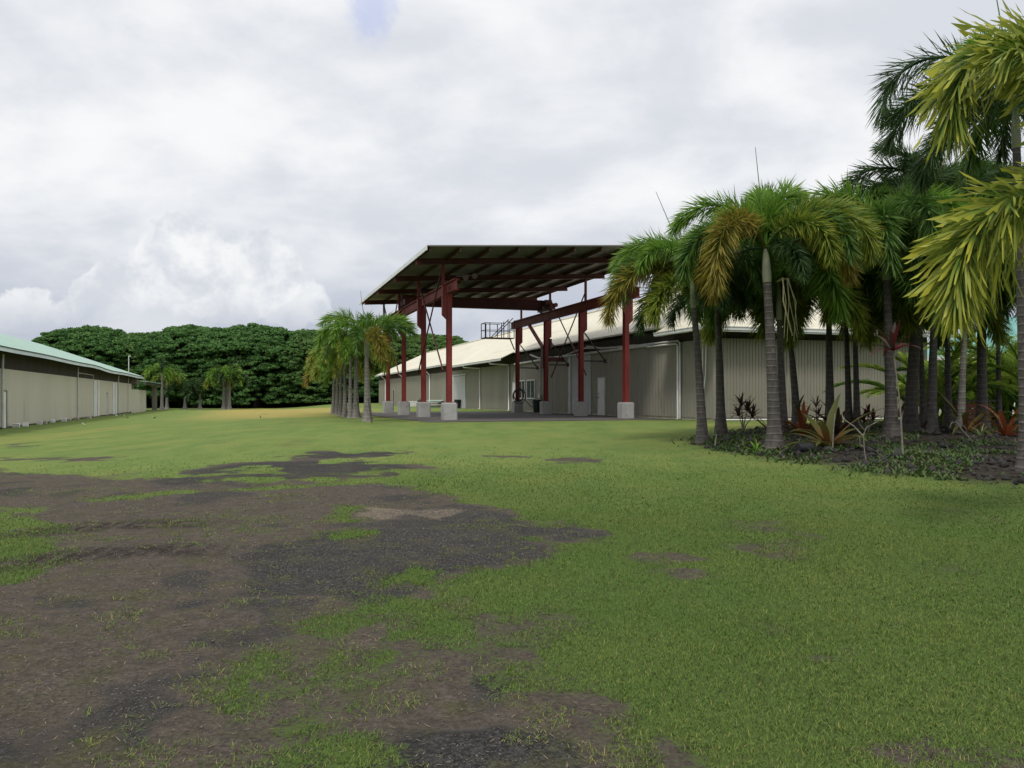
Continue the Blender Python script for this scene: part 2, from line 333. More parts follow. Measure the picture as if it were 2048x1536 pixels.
# ------------------------------------------------------------------ camera, sky, sun
cam = bpy.data.cameras.new('camera'); cam.sensor_width = 36; cam.lens = 36*F/2048; cam.shift_y = (HY-768)/2048; cam.clip_end = 5000; cam.clip_start = .05
co = bpy.data.objects.new('camera', cam); COL.objects.link(co); co.location = (0, 0, ZC); co.rotation_euler = (R(90), 0, 0); S.camera = co
S.render.resolution_x, S.render.resolution_y = 1024, 768
S.view_settings.view_transform = 'Standard'; S.view_settings.look = 'None'; S.view_settings.exposure = 0; S.view_settings.gamma = 1
SUN_EL, SUN_AZ = R(58), R(200)       # azimuth from +Y clockwise
def sky():
    w = bpy.data.worlds.new('World'); S.world = w; w.use_nodes = True; nt = w.node_tree; nt.nodes.clear()
    out = nd(nt, 'ShaderNodeOutputWorld'); bg = nd(nt, 'ShaderNodeBackground'); lk(nt, bg.outputs[0], out.inputs[0])
    st = nd(nt, 'ShaderNodeTexSky', sky_type='NISHITA'); st.sun_disc = False; st.sun_elevation = SUN_EL; st.sun_rotation = SUN_AZ
    tc = nd(nt, 'ShaderNodeTexCoord').outputs['Generated']; sp = nd(nt, 'ShaderNodeSeparateXYZ'); lk(nt, tc, sp.inputs[0])
    x, y, z = sp.outputs; zz = mth(nt, 'ADD', mth(nt, 'MAXIMUM', z, 0.), .42)
    cb = nd(nt, 'ShaderNodeCombineXYZ'); lk(nt, mth(nt, 'DIVIDE', x, zz), cb.inputs[0]); lk(nt, mth(nt, 'DIVIDE', y, zz), cb.inputs[1])
    lk(nt, mth(nt, 'MULTIPLY', z, 1.5), cb.inputs[2]); cl = cb.outputs[0]
    n1 = noise(nt, cl, 2.1, 9, .52, .35); n2 = noise(nt, mapped(nt, cl, (1, 1.3, 1)), 4.6, 8, .55, .2)
    n = mth(nt, 'ADD', mth(nt, 'MULTIPLY', n1, .7), mth(nt, 'MULTIPLY', n2, .3))
    c = mixc(nt, ramp(nt, n, .39, .61), (.735, .76, .815), (.99, .995, 1.))
    # low band near the horizon is greyer blue
    low = ramp(nt, z, .25, .05); c = mixc(nt, mth(nt, 'MULTIPLY', low, mth(nt, 'ADD', mth(nt, 'MULTIPLY', ramp(nt, n, .65, .35), .45), .55)), c, (.49, .53, .63))
    # blue gap
    yy = mth(nt, 'MAXIMUM', y, .05); a = mth(nt, 'DIVIDE', x, yy); e = mth(nt, 'DIVIDE', z, yy)
    def blob(a0, e0, sa, se, dn, amp):
        d = mth(nt, 'ADD', mth(nt, 'POWER', mth(nt, 'DIVIDE', mth(nt, 'SUBTRACT', a, a0), sa), 2.), mth(nt, 'POWER', mth(nt, 'DIVIDE', mth(nt, 'SUBTRACT', e, e0), se), 2.))
        return mth(nt, 'ADD', d, mth(nt, 'MULTIPLY', mth(nt, 'SUBTRACT', dn, .5), amp))
    nb = noise(nt, tc, 9., 8, .6, .3)
    gap = ramp(nt, blob(-.172, .475, .035, .06, nb, 4.5), 1.2, .0)
    c = mixc(nt, mth(nt, 'MULTIPLY', gap, .6), c, (.50, .58, .88))
    # tall bright cumulus in front of the grey layer
    nc = noise(nt, tc, 8.5, 10, .56, .15); nd_ = noise(nt, tc, 24., 8, .6, .2)
    ccl = mixc(nt, ramp(nt, mth(nt, 'ADD', mth(nt, 'MULTIPLY', nc, .5), mth(nt, 'MULTIPLY', nd_, .5)), .40, .60), (.70, .73, .79), (1., 1., .995))
    fade = ramp(nt, e, .06, .15)
    for a0, e0, sa, se in ((-.40, .165, .06, .06), (-.33, .145, .085, .058), (-.262, .115, .055, .042), (-.47, .125, .07, .04), (-.60, .11, .07, .03)):
        m_ = ramp(nt, blob(a0, e0, sa, se, mth(nt, 'ADD', mth(nt, 'MULTIPLY', nc, .75), mth(nt, 'MULTIPLY', nd_, .25)), 5.5), 1.05, .80)
        c = mixc(nt, mth(nt, 'MULTIPLY', mth(nt, 'MULTIPLY', m_, fade), .9), c, ccl)
    # an overcast sky is brighter overhead
    k = ramp(nt, z, .40, .95, 1., 2.3)
    sk = mixc(nt, 1., st.outputs[0], (.1, .1, .1), 'MULTIPLY')
    c2 = mixc(nt, .94, sk, c)
    mul = nd(nt, 'ShaderNodeVectorMath', operation='SCALE'); lk(nt, c2, mul.inputs[0]); lk(nt, k, mul.inputs['Scale'])
    lk(nt, mul.outputs[0], bg.inputs[0]); bg.inputs[1].default_value = 1.0
    sun = bpy.data.lights.new('sun', 'SUN'); sun.energy = 2.3; sun.angle = R(10); sun.color = (1, .95, .87)
    so = bpy.data.objects.new('sun', sun); COL.objects.link(so)
    d = Vector((math.sin(SUN_AZ)*math.cos(SUN_EL), math.cos(SUN_AZ)*math.cos(SUN_EL), math.sin(SUN_EL)))
    so.rotation_euler = d.to_track_quat('Z', 'Y').to_euler(); so.location = (0, 0, 60)
sky()

# ------------------------------------------------------------------ ground
def ground():
    fine = np.linspace(R(-44), R(44), 380); coarse = np.linspace(R(44), R(316), 60)[1:-1]
    ang = np.concatenate([fine, coarse]); nA = len(ang)
    r = np.concatenate([[.25], np.geomspace(1.2, 70, 430), np.geomspace(75, 1500, 60)]); nR = len(r)
    A, RR = np.meshgrid(ang, r); x = (np.sin(A)*RR).ravel(); y = (np.cos(A)*RR).ravel()
    z = Gf(x, y); c, dark, dry, straw, ins = cover(x, y)
    bed = sm(-.5, .35, -(polysd(BED, x, y)+.2+1.1*(fbm(x*1.3, y*1.3, 4)-.5)))
    rut = np.zeros_like(x)
    for (ax, ay), r0, w in RUTS: rut = np.maximum(rut, sm(w, w*.35, np.abs(np.hypot(x-ax, y-ay)-r0+.12*(fbm(x*2, y*2, 3)-.5)))*sm(.25, .5, fbm(x*1.2+8, y*1.2, 3)+.15)*ruta(x, y))
    i = np.arange(nR-1)[:, None]*nA; j = np.arange(nA)[None, :]; j2 = (j+1) % nA
    q = np.stack([i+j, i+j2, i+nA+j2, i+nA+j], -1).reshape(-1, 4)[:, ::-1]
    V = np.stack([x, y, z], 1); n = len(V)
    V = np.vstack([V, [[0, 0, float(Gf(np.array([0.]), np.array([0.]))[0])]]]); t = np.stack([np.arange(nA), (np.arange(nA)+1) % nA, np.full(nA, n)], 1)
    app = lambda a: np.append(a, a[0])
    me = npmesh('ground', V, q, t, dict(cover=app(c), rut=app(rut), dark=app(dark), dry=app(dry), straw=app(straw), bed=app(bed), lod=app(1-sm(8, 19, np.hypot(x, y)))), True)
    m, nt, b, o = newmat('ground_grass_and_dirt'); P = nd(nt, 'ShaderNodeNewGeometry').outputs['Position']
    f1 = noise(nt, P, 7, 9, .78); f2 = noise(nt, P, 38, 6, .7); f3 = noise(nt, P, .55, 5, .6); f4 = noise(nt, P, 150, 3, .7)
    dirt = mixc(nt, ramp(nt, f1, .35, .65), (.052, .0435, .0355), (.086, .0705, .056))
    grav = mixc(nt, ramp(nt, f2, .35, .65), (.022, .0212, .0202), (.047, .0448, .042))
    dk = mth(nt, 'ADD', mth(nt, 'ADD', attr(nt, 'dark'), mth(nt, 'SUBTRACT', f1, .5)), mth(nt, 'SUBTRACT', f2, .5)); dirt = mixc(nt, ramp(nt, dk, .35, .65), dirt, grav)
    dirt = mixc(nt, ramp(nt, f4, .60, .70), dirt, (.12, .108, .096))
    dirt = mixc(nt, ramp(nt, f4, .40, .33), dirt, (.022, .02, .019))
    dirt = mixc(nt, ramp(nt, noise(nt, P, 2.2, 8, .7), .48, .66, 0, .7), dirt, (.062, .06, .030))
    stw = mth(nt, 'ADD', attr(nt, 'straw'), mth(nt, 'MULTIPLY', mth(nt, 'SUBTRACT', f2, .5), 1.6)); dirt = mixc(nt, ramp(nt, stw, .45, .95), dirt, (.135, .112, .083))
    # grass: mottled, from fresh to straw
    gs = noise(nt, mapped(nt, P, (1, .45, 1)), 1.3, 7, .65)
    g = mixc(nt, ramp(nt, gs, .35, .65), (.102, .157, .040), (.152, .194, .052))
    g = mixc(nt, mth(nt, 'MULTIPLY', ramp(nt, f3, .45, .7), .6), g, (.178, .196, .055))
    g = mixc(nt, ramp(nt, attr(nt, 'dry'), .1, 1.), g, (.31, .25, .075))
    g = mixc(nt, ramp(nt, noise(nt, mapped(nt, P, (1, .6, 1)), .28, 6, .65), .60, .74), g, (.10, .10, .035))
    g = mixc(nt, ramp(nt, f2, .30, .7, .0, .55), g, (.05, .075, .02))
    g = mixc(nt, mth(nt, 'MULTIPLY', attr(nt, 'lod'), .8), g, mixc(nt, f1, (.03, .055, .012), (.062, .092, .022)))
    cv = mth(nt, 'ADD', attr(nt, 'cover'), mth(nt, 'MULTIPLY', mth(nt, 'SUBTRACT', f2, .5), 1.5)); cv = mth(nt, 'ADD', cv, mth(nt, 'MULTIPLY', mth(nt, 'SUBTRACT', f1, .5), .5))
    tread = noise(nt, mapped(nt, P, (7, 2.2, 1)), 1.2, 8, .75)
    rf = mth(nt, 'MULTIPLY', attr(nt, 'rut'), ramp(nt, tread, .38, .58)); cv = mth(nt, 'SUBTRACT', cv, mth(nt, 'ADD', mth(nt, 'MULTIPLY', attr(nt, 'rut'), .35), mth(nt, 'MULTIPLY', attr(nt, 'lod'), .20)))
    dirt = mixc(nt, 1., dirt, mixc(nt, ramp(nt, f2, .3, .7), (.62, .62, .62), (1.3, 1.3, 1.3)), 'MULTIPLY')
    dirt = mixc(nt, rf, dirt, (.022, .017, .014))
    c = mixc(nt, ramp(nt, cv, .50, .72), dirt, g)
    bedc = mixc(nt, ramp(nt, f1, .4, .6), (.02, .017, .014), (.045, .038, .03))
    c = mixc(nt, attr(nt, 'bed'), c, bedc)
    lk(nt, c, b.inputs['Base Color']); b.inputs['Roughness'].default_value = .95; b.inputs['Specular IOR Level'].default_value = .08
    bn = nd(nt, 'ShaderNodeBump'); bn.inputs['Strength'].default_value = .8; bn.inputs['Distance'].default_value = .03
    h = mth(nt, 'ADD', mth(nt, 'MULTIPLY', f2, .7), mth(nt, 'MULTIPLY', f4, .45)); lk(nt, h, bn.inputs['Height']); lk(nt, bn.outputs[0], b.inputs['Normal'])
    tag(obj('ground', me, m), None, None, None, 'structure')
ground()

def clear_of_buildings(x, y):
    v, u = UV(x, y)
    return (polysd(PADP, x, y) > .05) & ~((v > 18.5) & (v < 30.5) & (u > 30) & (u < 123)) & ~((v < -12.4) & (u < 121))
def blades(X, Y, h, w, lean, rnd, tipcol, segs=2, zoff=-.006):
    n = len(X); Z = Gf(X, Y)+zoff
    az = rng.random(n)*2*np.pi; wa = az+np.pi/2+rng.normal(0, .5, n)
    dx, dy = np.cos(az), np.sin(az); wx, wy = np.cos(wa)*w/2, np.sin(wa)*w/2
    cl, sl = np.cos(lean), np.sin(lean); B = np.stack([X, Y, Z], 1); Wd = np.stack([wx, wy, np.zeros(n)], 1)
    mid = B+np.stack([dx*sl*h*.45, dy*sl*h*.45, cl*h*.62], 1)
    tip = B+np.stack([dx*sl*h*1.1, dy*sl*h*1.1, cl*h*.85+.1*h], 1)
    V = np.stack([B-Wd, B+Wd, mid+Wd*.8, mid-Wd*.8, tip], 1).reshape(-1, 3); k = np.arange(n)*5
    q = np.stack([k, k+1, k+2, k+3], 1); t = np.stack([k+3, k+2, k+4], 1)
    tp = np.tile([0, 0, .55, .55, 1.], n); rd = np.repeat(rnd, 5); dr = np.repeat(tipcol, 5)
    return V, q, t, tp, rd, dr
def grass():
    parts = []
    for r0, r1, dens, w, h in ((2.6, 6.5, 6200, .0046, .036), (6.5, 11, 3600, .006, .037), (11, 17, 1500, .0095, .038), (17, 21, 700, .013, .036)):
        A = R(84)/2*(r1*r1-r0*r0); n = int(A*dens)
        rr = np.sqrt(rng.uniform(r0*r0, r1*r1, n)); aa = rng.uniform(R(-42), R(42), n); X, Y = np.sin(aa)*rr, np.cos(aa)*rr
        c, dark, dry, straw, ins = cover(X, Y)
        tn = .6*vn(X*5.5, Y*5.5)+.4*vn(X*15, Y*15); tn = sm(.12, .88, tn)
        p = np.where(c > .85, 1, sm(0, .22, tn-(1-c)*.98)); p = p*(1-sm(10, 21, rr)*.95)
        bed = polysd(BED, X, Y); p = np.where(bed < .2, p*.12*(fbm(X*.9, Y*.9, 3) > .5), p)
        k = (rng.random(n) < p) & clear_of_buildings(X, Y); X, Y, c, dry, ins = X[k], Y[k], c[k], dry[k], ins[k]; n = len(X)
        hh = h*rng.uniform(.45, 1.15, n)*(.75+.5*fbm(X*.8, Y*.8, 3)); hh *= np.where(c < .7, rng.uniform(.45, 1.15, n)+.8*(rng.random(n) < .04), 1)
        lean = np.where(c < .7, rng.uniform(.6, 1.45, n), rng.uniform(.3, 1.25, n)); d = np.clip(dry*.8+(rng.random(n) < .08)*.8+np.where(c < .65, (rng.random(n) < .35)*.7, 0)+.3*(fbm(X*.5+5, Y*.5, 4)-.5), 0, 1)
        parts.append(blades(X, Y, hh, w*rng.uniform(.7, 1.3, n), lean, rng.random(n), d))
    off = 0; Vs, Q, T, TP, RD, DR = [], [], [], [], [], []
    for V, q, t, tp, rd, dr in parts:
        Vs.append(V); Q.append(q+off); T.append(t+off); TP.append(tp); RD.append(rd); DR.append(dr); off += len(V)
    me = npmesh('grass', np.vstack(Vs), np.vstack(Q), np.vstack(T), dict(tip=np.concatenate(TP), rnd=np.concatenate(RD), dry=np.concatenate(DR)))
    m, nt, b, o = newmat('grass_blades')
    P = nd(nt, 'ShaderNodeNewGeometry').outputs['Position']; f3 = noise(nt, P, .55, 5, .6)
    g = mixc(nt, attr(nt, 'rnd'), (.050, .116, .018), (.116, .190, .038)); g = mixc(nt, ramp(nt, f3, .4, .7, 0, .5), g, (.165, .205, .045))
    g = mixc(nt, ramp(nt, noise(nt, P, 1.9, 6, .6), .52, .68, 0, .55), g, (.05, .125, .018)); g = mixc(nt, ramp(nt, noise(nt, P, 1.1, 6, .65, .5), .56, .74, 0, .5), g, (.19, .205, .045))
    c = mixc(nt, ramp(nt, attr(nt, 'tip'), 0, .7), (.06, .09, .022), g); c = mixc(nt, attr(nt, 'dry'), c, (.22, .205, .065))
    lk(nt, c, b.inputs['Base Color']); b.inputs['Roughness'].default_value = .7; b.inputs['Specular IOR Level'].default_value = .1
    t = nd(nt, 'ShaderNodeBsdfTranslucent'); lk(nt, c, t.inputs[0]); mx = nd(nt, 'ShaderNodeMixShader'); mx.inputs[0].default_value = .22
    lk(nt, b.outputs[0], mx.inputs[1]); lk(nt, t.outputs[0], mx.inputs[2]); lk(nt, mx.outputs[0], o.inputs[0])
    tag(obj('grass', me, m), 'short green grass growing over the lawn and through the dirt', 'grass', None, 'stuff')
grass()
def lumps(X, Y, Z, s, flat=.7):
    """small irregular stones: jittered octahedra"""
    n = len(X); base = np.array([[1, 0, 0], [0, 1, 0], [-1, 0, 0], [0, -1, 0], [0, 0, 1], [0, 0, -1]], float)
    V = base[None]*(1+rng.uniform(-.5, .5, (n, 6, 1)))+rng.uniform(-.3, .3, (n, 6, 3)); a = rng.random(n)*6.28; ca, sa = np.cos(a)[:, None], np.sin(a)[:, None]
    x = V[:, :, 0]*ca-V[:, :, 1]*sa; y = V[:, :, 0]*sa+V[:, :, 1]*ca
    V = np.stack([x*s[:, None]+X[:, None], y*s[:, None]+Y[:, None], V[:, :, 2]*s[:, None]*flat+Z[:, None]], -1).reshape(-1, 3)
    f = np.array([[0, 1, 4], [1, 2, 4], [2, 3, 4], [3, 0, 4], [1, 0, 5], [2, 1, 5], [3, 2, 5], [0, 3, 5]])
    return V, (np.arange(n)[:, None, None]*6+f[None]).reshape(-1, 3)
def gravel():
    n = 300000; rr = np.sqrt(rng.uniform(6, 14**2, n)); aa = rng.uniform(R(-42), R(30), n); X, Y = np.sin(aa)*rr, np.cos(aa)*rr
    c, dark, dry, straw, ins = cover(X, Y); k = (rng.random(n) < (1-c)**2*(.25+.75*dark)*(.25+(fbm(X*1.7, Y*1.7, 4) > .44))); X, Y = X[k], Y[k]; s = .003+.006*rng.random(len(X))**2+.010*(rng.random(len(X)) < .006)
    V, t = lumps(X, Y, Gf(X, Y)+s*.15, s); tag(obj('gravel', npmesh('gravel', V, None, t), M['pebble']), 'small dark stones scattered on the bare driveway', 'gravel', None, 'stuff')
gravel()
def strawbits():
    n = 30000; rr = np.sqrt(rng.uniform(7, 15**2, n)); aa = rng.uniform(R(-42), R(42), n); X, Y = np.sin(aa)*rr, np.cos(aa)*rr
    c, dark, dry, straw, ins = cover(X, Y); k = (rng.random(n) < np.clip(straw+.10+.3*(c > .1)*(c < .8), 0, 1)*np.where(ins > .5, 1, .12)); X, Y = X[k], Y[k]; n = len(X)
    V, q, t, tp, rd, dr = blades(X, Y, rng.uniform(.015, .045, n), np.full(n, .0035), rng.uniform(1.35, 1.52, n), rng.random(n), np.ones(n), zoff=.004)
    m = leafmat('dead_straw', (.26, .20, .12), (.34, .27, .17), (.19, .145, .09), 0, 1, .2)
    tag(obj('dead_grass', npmesh('dead_grass', V, q, t, dict(tip=tp, rnd=rd)), m), 'pale dead grass clippings lying on the dirt', 'dead grass', None, 'stuff')
strawbits()
def pad():
    n = 8; pts = [(x, y) for x, y in PADP]
    b = MB(); b.prism([(x, y, .48) for x, y in pts], (0, 0, .145)); o = b.build('asphalt_pavement', M['asphalt']); tag(o, None, None, None, 'structure')
pad()

# ------------------------------------------------------------------ steel canopy with its crane runway
US = [35.3, 40.75, 46.15, 51.55]; VL, VR = 8.5, 17.03; PZ = .62
def zbeam(v): return ZC+5.9+.057*(v-7.03)
def canopy():
    t, o = bthing('crane_canopy', 'tall open red steel canopy with sloping roof standing on concrete piers', 'canopy', 12.8, 43.4, PZ)
    B = lambda: MB(o)
    sl = .057; top = lambda v: ZC+6.21+sl*(v-7.09)
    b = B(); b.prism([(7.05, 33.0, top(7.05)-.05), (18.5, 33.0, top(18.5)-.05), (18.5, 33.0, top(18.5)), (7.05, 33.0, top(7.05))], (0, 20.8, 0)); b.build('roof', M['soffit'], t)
    for k in range(10):
        v = min(7.16+1.275*k, 18.42); zt = top(v)-.054; b = B()
        b.box(v-.012, v+.012, 33.05, 53.75, zt-.19, zt-.004); b.box(v-.035, v+.012, 33.05, 53.75, zt-.205, zt-.192); b.build('purlin', M['purlin'], t)
    seams = [33.0, 35.1, 40.55, 45.95, 51.35, 53.8]
    for a, c in zip(seams[:-1], seams[1:]):
        b = B(); b.box(7.0, 7.045, a+.03, c-.03, top(7.05)-.2, top(7.05)-.02); b.build('fascia_panel', M['fascia'], t)
    for u in US:
        b = B(); b.ibeam((7.03, u, zbeam(7.03)-.01), (18.4, u, zbeam(18.4)-.01), .16, .26); b.build('roof_beam', M['steel_dark'], t)
    for v, s in ((VL, -1), (VR, 1)):
        for i, u in enumerate(US):
            c = B(); zt = ZC+4.56
            for k in (-1, 1): c.box(v-.106, v+.106, u+k*.13-.01, u+k*.13+.01, PZ+.77, zt)
            c.box(v-.012, v+.012, u-.118, u+.118, PZ+.77, zt); c.box(v-.2, v+.2, u-.2, u+.2, PZ+.752, PZ+.772)
            col = c.build('column', M['steel'], t)
            # bracket and upper post on the outer side
            e = B(); x0, x1 = v+s*.109, v+s*.315
            e.prism([(x0, u-.11, ZC+3.42), (x1, u-.11, ZC+3.62), (x1, u-.11, ZC+4.9), (x0, u-.11, ZC+4.9)], (0, .22, 0)); e.build('bracket', M['steel'], col)
            e = B(); vp = v+s*.265; e.ibeam((vp, u, ZC+4.902), (vp, u, zbeam(vp)-.142), .11, .11, .016, (0, 1, 0)); e.build('upper_post', M['steel'], col)
            bm = bmesh.new(); bmesh.ops.create_cube(bm, size=1); w = .62
            for q in bm.verts: q.co = Vector((q.co.x*w+v-o[0], q.co.y*.62+u-o[1], q.co.z*.86+.33))
            bmesh.ops.bevel(bm, geom=list(bm.edges), offset=.05, segments=3, affect='EDGES')
            me = bpy.data.meshes.new('concrete_pier'); bm.to_mesh(me); bm.free(); obj('concrete_pier', me, M['conc'], t)
        b = B(); b.ibeam((v, 33.9, ZC+4.8), (v, 52.9, ZC+4.8), .22, .46, .03); b.box(v-.04, v+.04, 34.3, 52.3, ZC+5.035, ZC+5.10)
        b.build('runway_beam', M['steel'], t)
    rod = lambda p, q, r=.035: (lambda b: (b.tube([p, q], r, 6), b.build('brace_rod', M['steel_dark'], t)))(B())
    zt = ZC+5.7; zl = ZC+1.2
    for v, a, c in ((VL-.3, 0, 1), (VL-.3, 2, 3), (VR+.3, 1, 2)):
        rod((v, US[a]+.05, zt), (v, US[c]-.1, zl)); rod((v+.05, US[c]-.05, zt), (v+.05, US[a]+.1, zl))
    # struts from the right row towards the warehouse wall
    for u in US[1:]:
        b = B(); z = ZC+1.95; b.bar((VR+.2, u, z), (VR+1.4, u, z), .07, .07); b.bar((VR+.2, u, z+1.5), (VR+1.4, u, z+.02), .06, .06); b.box(VR+1.33, VR+1.46, u-.06, u+.06, z-.1, z+.12); b.build('wall_strut', M['iron'], t)
    # knee brace and crane service arm on the third right column
    u = US[2]; b = B(); b.bar((VR, u+3.0, ZC+4.55), (VR, u+.35, ZC+2.9), .16, .16); b.build('knee_brace', M['steel'], t)
    b = B(); b.box(VR-.12, VR+.12, u+.2, u+.6, ZC+1.75, ZC+3.1); b.box(VR+.2, VR+1.15, u-.1, u+.1, ZC+2.15, ZC+2.4); b.box(VR+.2, VR+.32, u-.16, u+.16, ZC+2.9, ZC+3.5); b.build('service_arm', M['steel_dark'], t)
    # access platform by the far right column
    u0, u1, v0, v1, z = 51.9, 52.9, 14.9, 16.95, ZC+3.95
    b = B(); b.box(v0, v1, u0, u1, z-.05, z); b.bar((v1-.3, u0+.1, z-.06), (v1+.02, u0+.1, z-.8), .06, .06); pl = b.build('access_platform', M['steel_dark'], t)
    b = B()
    for uu in (u0+.03, u1-.03):
        for v in (v0+.03, v0+.35, v0+1.15, v0+1.6, v1-.03): b.bar((v, uu, z+.002), (v, uu, z+.95 if v < v0+1.3 else z+1.15), .045, .045)
        b.bar((v0, uu, z+.95), (v0+1.3, uu, z+.95), .04, .04); b.bar((v0, uu, z+.48), (v1, uu, z+.48), .03, .03)
        b.bar((v0+.7, uu+.03, z+.05), (v1-.1, uu+.03, z+1.3), .05, .05)
    for zz in (.48, .95): b.bar((v0+.03, u0, z+zz), (v0+.03, u1, z+zz), .035, .035)
    b.build('guard_rail', M['iron'], pl)
    # flood lamps at the runway end
    b = B(); b.tube([(VL+.35, 33.95, ZC+5.12), (VL+.35, 33.75, ZC+5.06)], [.10, .12], 12); b.tube([(VL+.75, 33.95, ZC+5.2), (VL+.75, 33.75, ZC+5.14)], [.10, .12], 12)
    b.bar((VL, 34.0, ZC+5.13), (VL+.8, 34.0, ZC+5.22), .04, .04); b.build('flood_lamp', M['iron'], t)
    # the crane rolls on the runway
    u = 46.15; c, oc = bthing('bridge_crane', 'dark red bridge crane girder riding across the canopy runways', 'crane', 12.8, u, ZC+5.1)
    b = MB(oc); b.box(8.75, 16.75, u-.17, u+.17, ZC+5.2, ZC+5.72); b.box(8.75, 16.75, u-.24, u+.24, ZC+5.722, ZC+5.75); b.box(8.75, 16.75, u-.22, u+.22, ZC+5.17, ZC+5.198); b.build('girder', M['steel_dark'], c)
    for v in (VL, VR):
        b = MB(oc); b.box(v-.14, v+.14, u-1.1, u+1.1, ZC+5.16, ZC+5.46); b.box(v-.2, v+.2, u-.5, u+.5, ZC+5.462, ZC+5.76); e = b.build('end_truck', M['steel_dark'], c)
        for k in (-.85, .85):
            b = MB(oc); b.tube([(v-.06, u+k, ZC+5.2), (v+.06, u+k, ZC+5.2)], .1, 14); b.build('wheel', M['iron'], e)
        b = MB(oc); b.tube([(v+.2, u-.7, ZC+5.4), (v+.2, u-1.15, ZC+5.4)], .13, 12); b.build('motor', M['steel'], e)
canopy()

# ------------------------------------------------------------------ buildings
def ribs(mb, p0, p1, z0, z1, out, period=.2, depth=.022):
    """wall sheet with pressed grooves from p0 to p1 (across, along); out = outward normal"""
    L = math.dist(p0, p1); n = max(1, int(round(L/period))); d = ((p1[0]-p0[0])/L, (p1[1]-p0[1])/L); pr = L/n
    prof = []
    for k in range(n): prof += [(k*pr, 0), (k*pr+pr*.74, 0), (k*pr+pr*.8, -depth), (k*pr+pr*.94, -depth)]
    prof.append((L, 0)); V = []
    for s, q in prof:
        x, y = p0[0]+d[0]*s+out[0]*q, p0[1]+d[1]*s+out[1]*q; V += [(x, y, z0), (x, y, z1)]
    mb.add(V, [(2*i, 2*i+2, 2*i+3, 2*i+1) for i in range(len(prof)-1)])
    x0, y0 = p0[0]-out[0]*.1, p0[1]-out[1]*.1; x1, y1 = p1[0]-out[0]*.1, p1[1]-out[1]*.1
    mb.add([(x0, y0, z0), (x1, y1, z0), (x1, y1, z1), (x0, y0, z1)], [(0, 1, 2, 3)])
def warehouse():
    GZ = .60; t, o = bthing('warehouse', 'long beige ribbed warehouse with cream hipped roof behind the red canopy', 'warehouse', 24.3, 75, GZ)
    B = lambda: MB(o); VW, VE, U0, U1 = 18.7, 29.9, 30.3, 121.8; WT = ZC+2.5
    b = B(); ribs(b, (VW, U0), (VW, U1), GZ+.12, WT, (-1, 0), .3); b.build('side_wall', M['wall'], t)
    b = B(); ribs(b, (VW+.005, U0), (VE, U0), GZ+.14, WT, (0, -1), .155); b.build('front_wall', M['wall'], t)
    b = B(); ribs(b, (VE, U0+.005), (VE, U1), GZ+.12, WT+.5, (1, 0), .3); ribs(b, (VW+.005, U1), (VE, U1), GZ+.12, WT+.5, (0, 1), .3); b.build('rear_wall', M['wall'], t)
    b = B(); b.box(VW+.03, VE-.03, U0+.03, U1-.03, GZ-.3, GZ+.13); b.build('plinth', M['foot'], t)
    b = B(); b.bar((VW-.03, U0-.03, GZ+.1), (VW-.03, U0-.03, WT), .1, .1); b.build('corner_trim', M['wall'], t)
    zr = lambda v: ZC+3.25+.5*(v-18.3)
    Wp = [(17.7, 29.6), (17.7, 33.6), (18.4, 33.8), (18.4, 56.6), (17.5, 56.8), (17.5, 72.5), (18.3, 75.5), (18.3, 122.5), (24.3, 116.5), (24.3, 36.2)]
    b = B(); T = .05
    def slab(pts): b.prism([(v, u, z-T) for v, u, z in pts], (0, 0, T))
    slab([(v, u, zr(v)) for v, u in Wp]); zn = zr(17.7); ze = zr(18.3)
    slab([(17.7, 29.6, zn), (24.3, 36.2, zr(24.3)), (30.9, 29.6, zn)])
    slab([(30.9, 29.6, zn), (24.3, 36.2, zr(24.3)), (24.3, 116.5, zr(24.3)), (30.3, 122.5, ze), (30.3, 60, ze)])
    slab([(18.3, 122.5, ze), (30.3, 122.5, ze), (24.3, 116.5, zr(24.3))])
    rf = b.build('roof', M['roof'], t)
    b = B(); b.tube([(24.3, 36.2, zr(24.3)+.02), (24.3, 116.5, zr(24.3)+.02)], .09, 6); b.tube([(17.75, 29.65, zn+.02), (24.3, 36.2, zr(24.3)+.02)], .06, 6); b.build('ridge_cap', M['roof'], rf)
    # dark panels standing in for the shaded gap under the eaves; gutters
    b = B(); b.box(VW+.15, VE-.1, U0+.12, U0+.2, WT-.3, WT+.45); b.box(VW+.12, VW+.18, U0+.3, U1-.2, WT-.25, WT+.62); b.build('eave_gap_shade', M['gap_and_door'], t)
    for a, c, v in ((29.62, 33.6, 17.7), (56.8, 72.5, 17.5), (75.5, 122.4, 18.3)):
        z = zr(v); g = B(); g.box(v-.11, v-.003, a, c, z-.17, z-.03); g.box(v-.13, v-.112, a, c, z-.05, z-.02); g.box(v-.09, v-.006, a+.02, c-.02, z-.20, z-.172); g.build('gutter', M['fascia'], t)
    g = B(); g.box(17.6, 30.9, 29.48, 29.597, zn-.17, zn-.03); g.box(17.6, 30.9, 29.46, 29.478, zn-.05, zn-.02); g.box(17.7, 30.8, 29.52, 29.59, zn-.24, zn-.172); g.build('gutter', M['fascia'], t)
    g = B(); g.box(18.36, 18.398, 33.9, 56.5, zr(18.4)-.09, zr(18.4)-.03); g.build('roof_edge_trim', M['white'], t)
    # downpipes
    def dp(u, v_eave, zt, foot=True):
        g = B(); x = VW-.09; pts = [(v_eave-.05, u+1.2, zt-.2), (v_eave, u+1.1, zt-.32), (x, u+.1, WT-.06), (x, u, WT-.2), (x, u, GZ+.12)]
        if foot: pts += [(x-.05, u-.05, GZ+.04), (x-.15, u-.1, GZ+.03)]
        g.tube(pts, .055, 8); g.build('downpipe', M['white'], t)
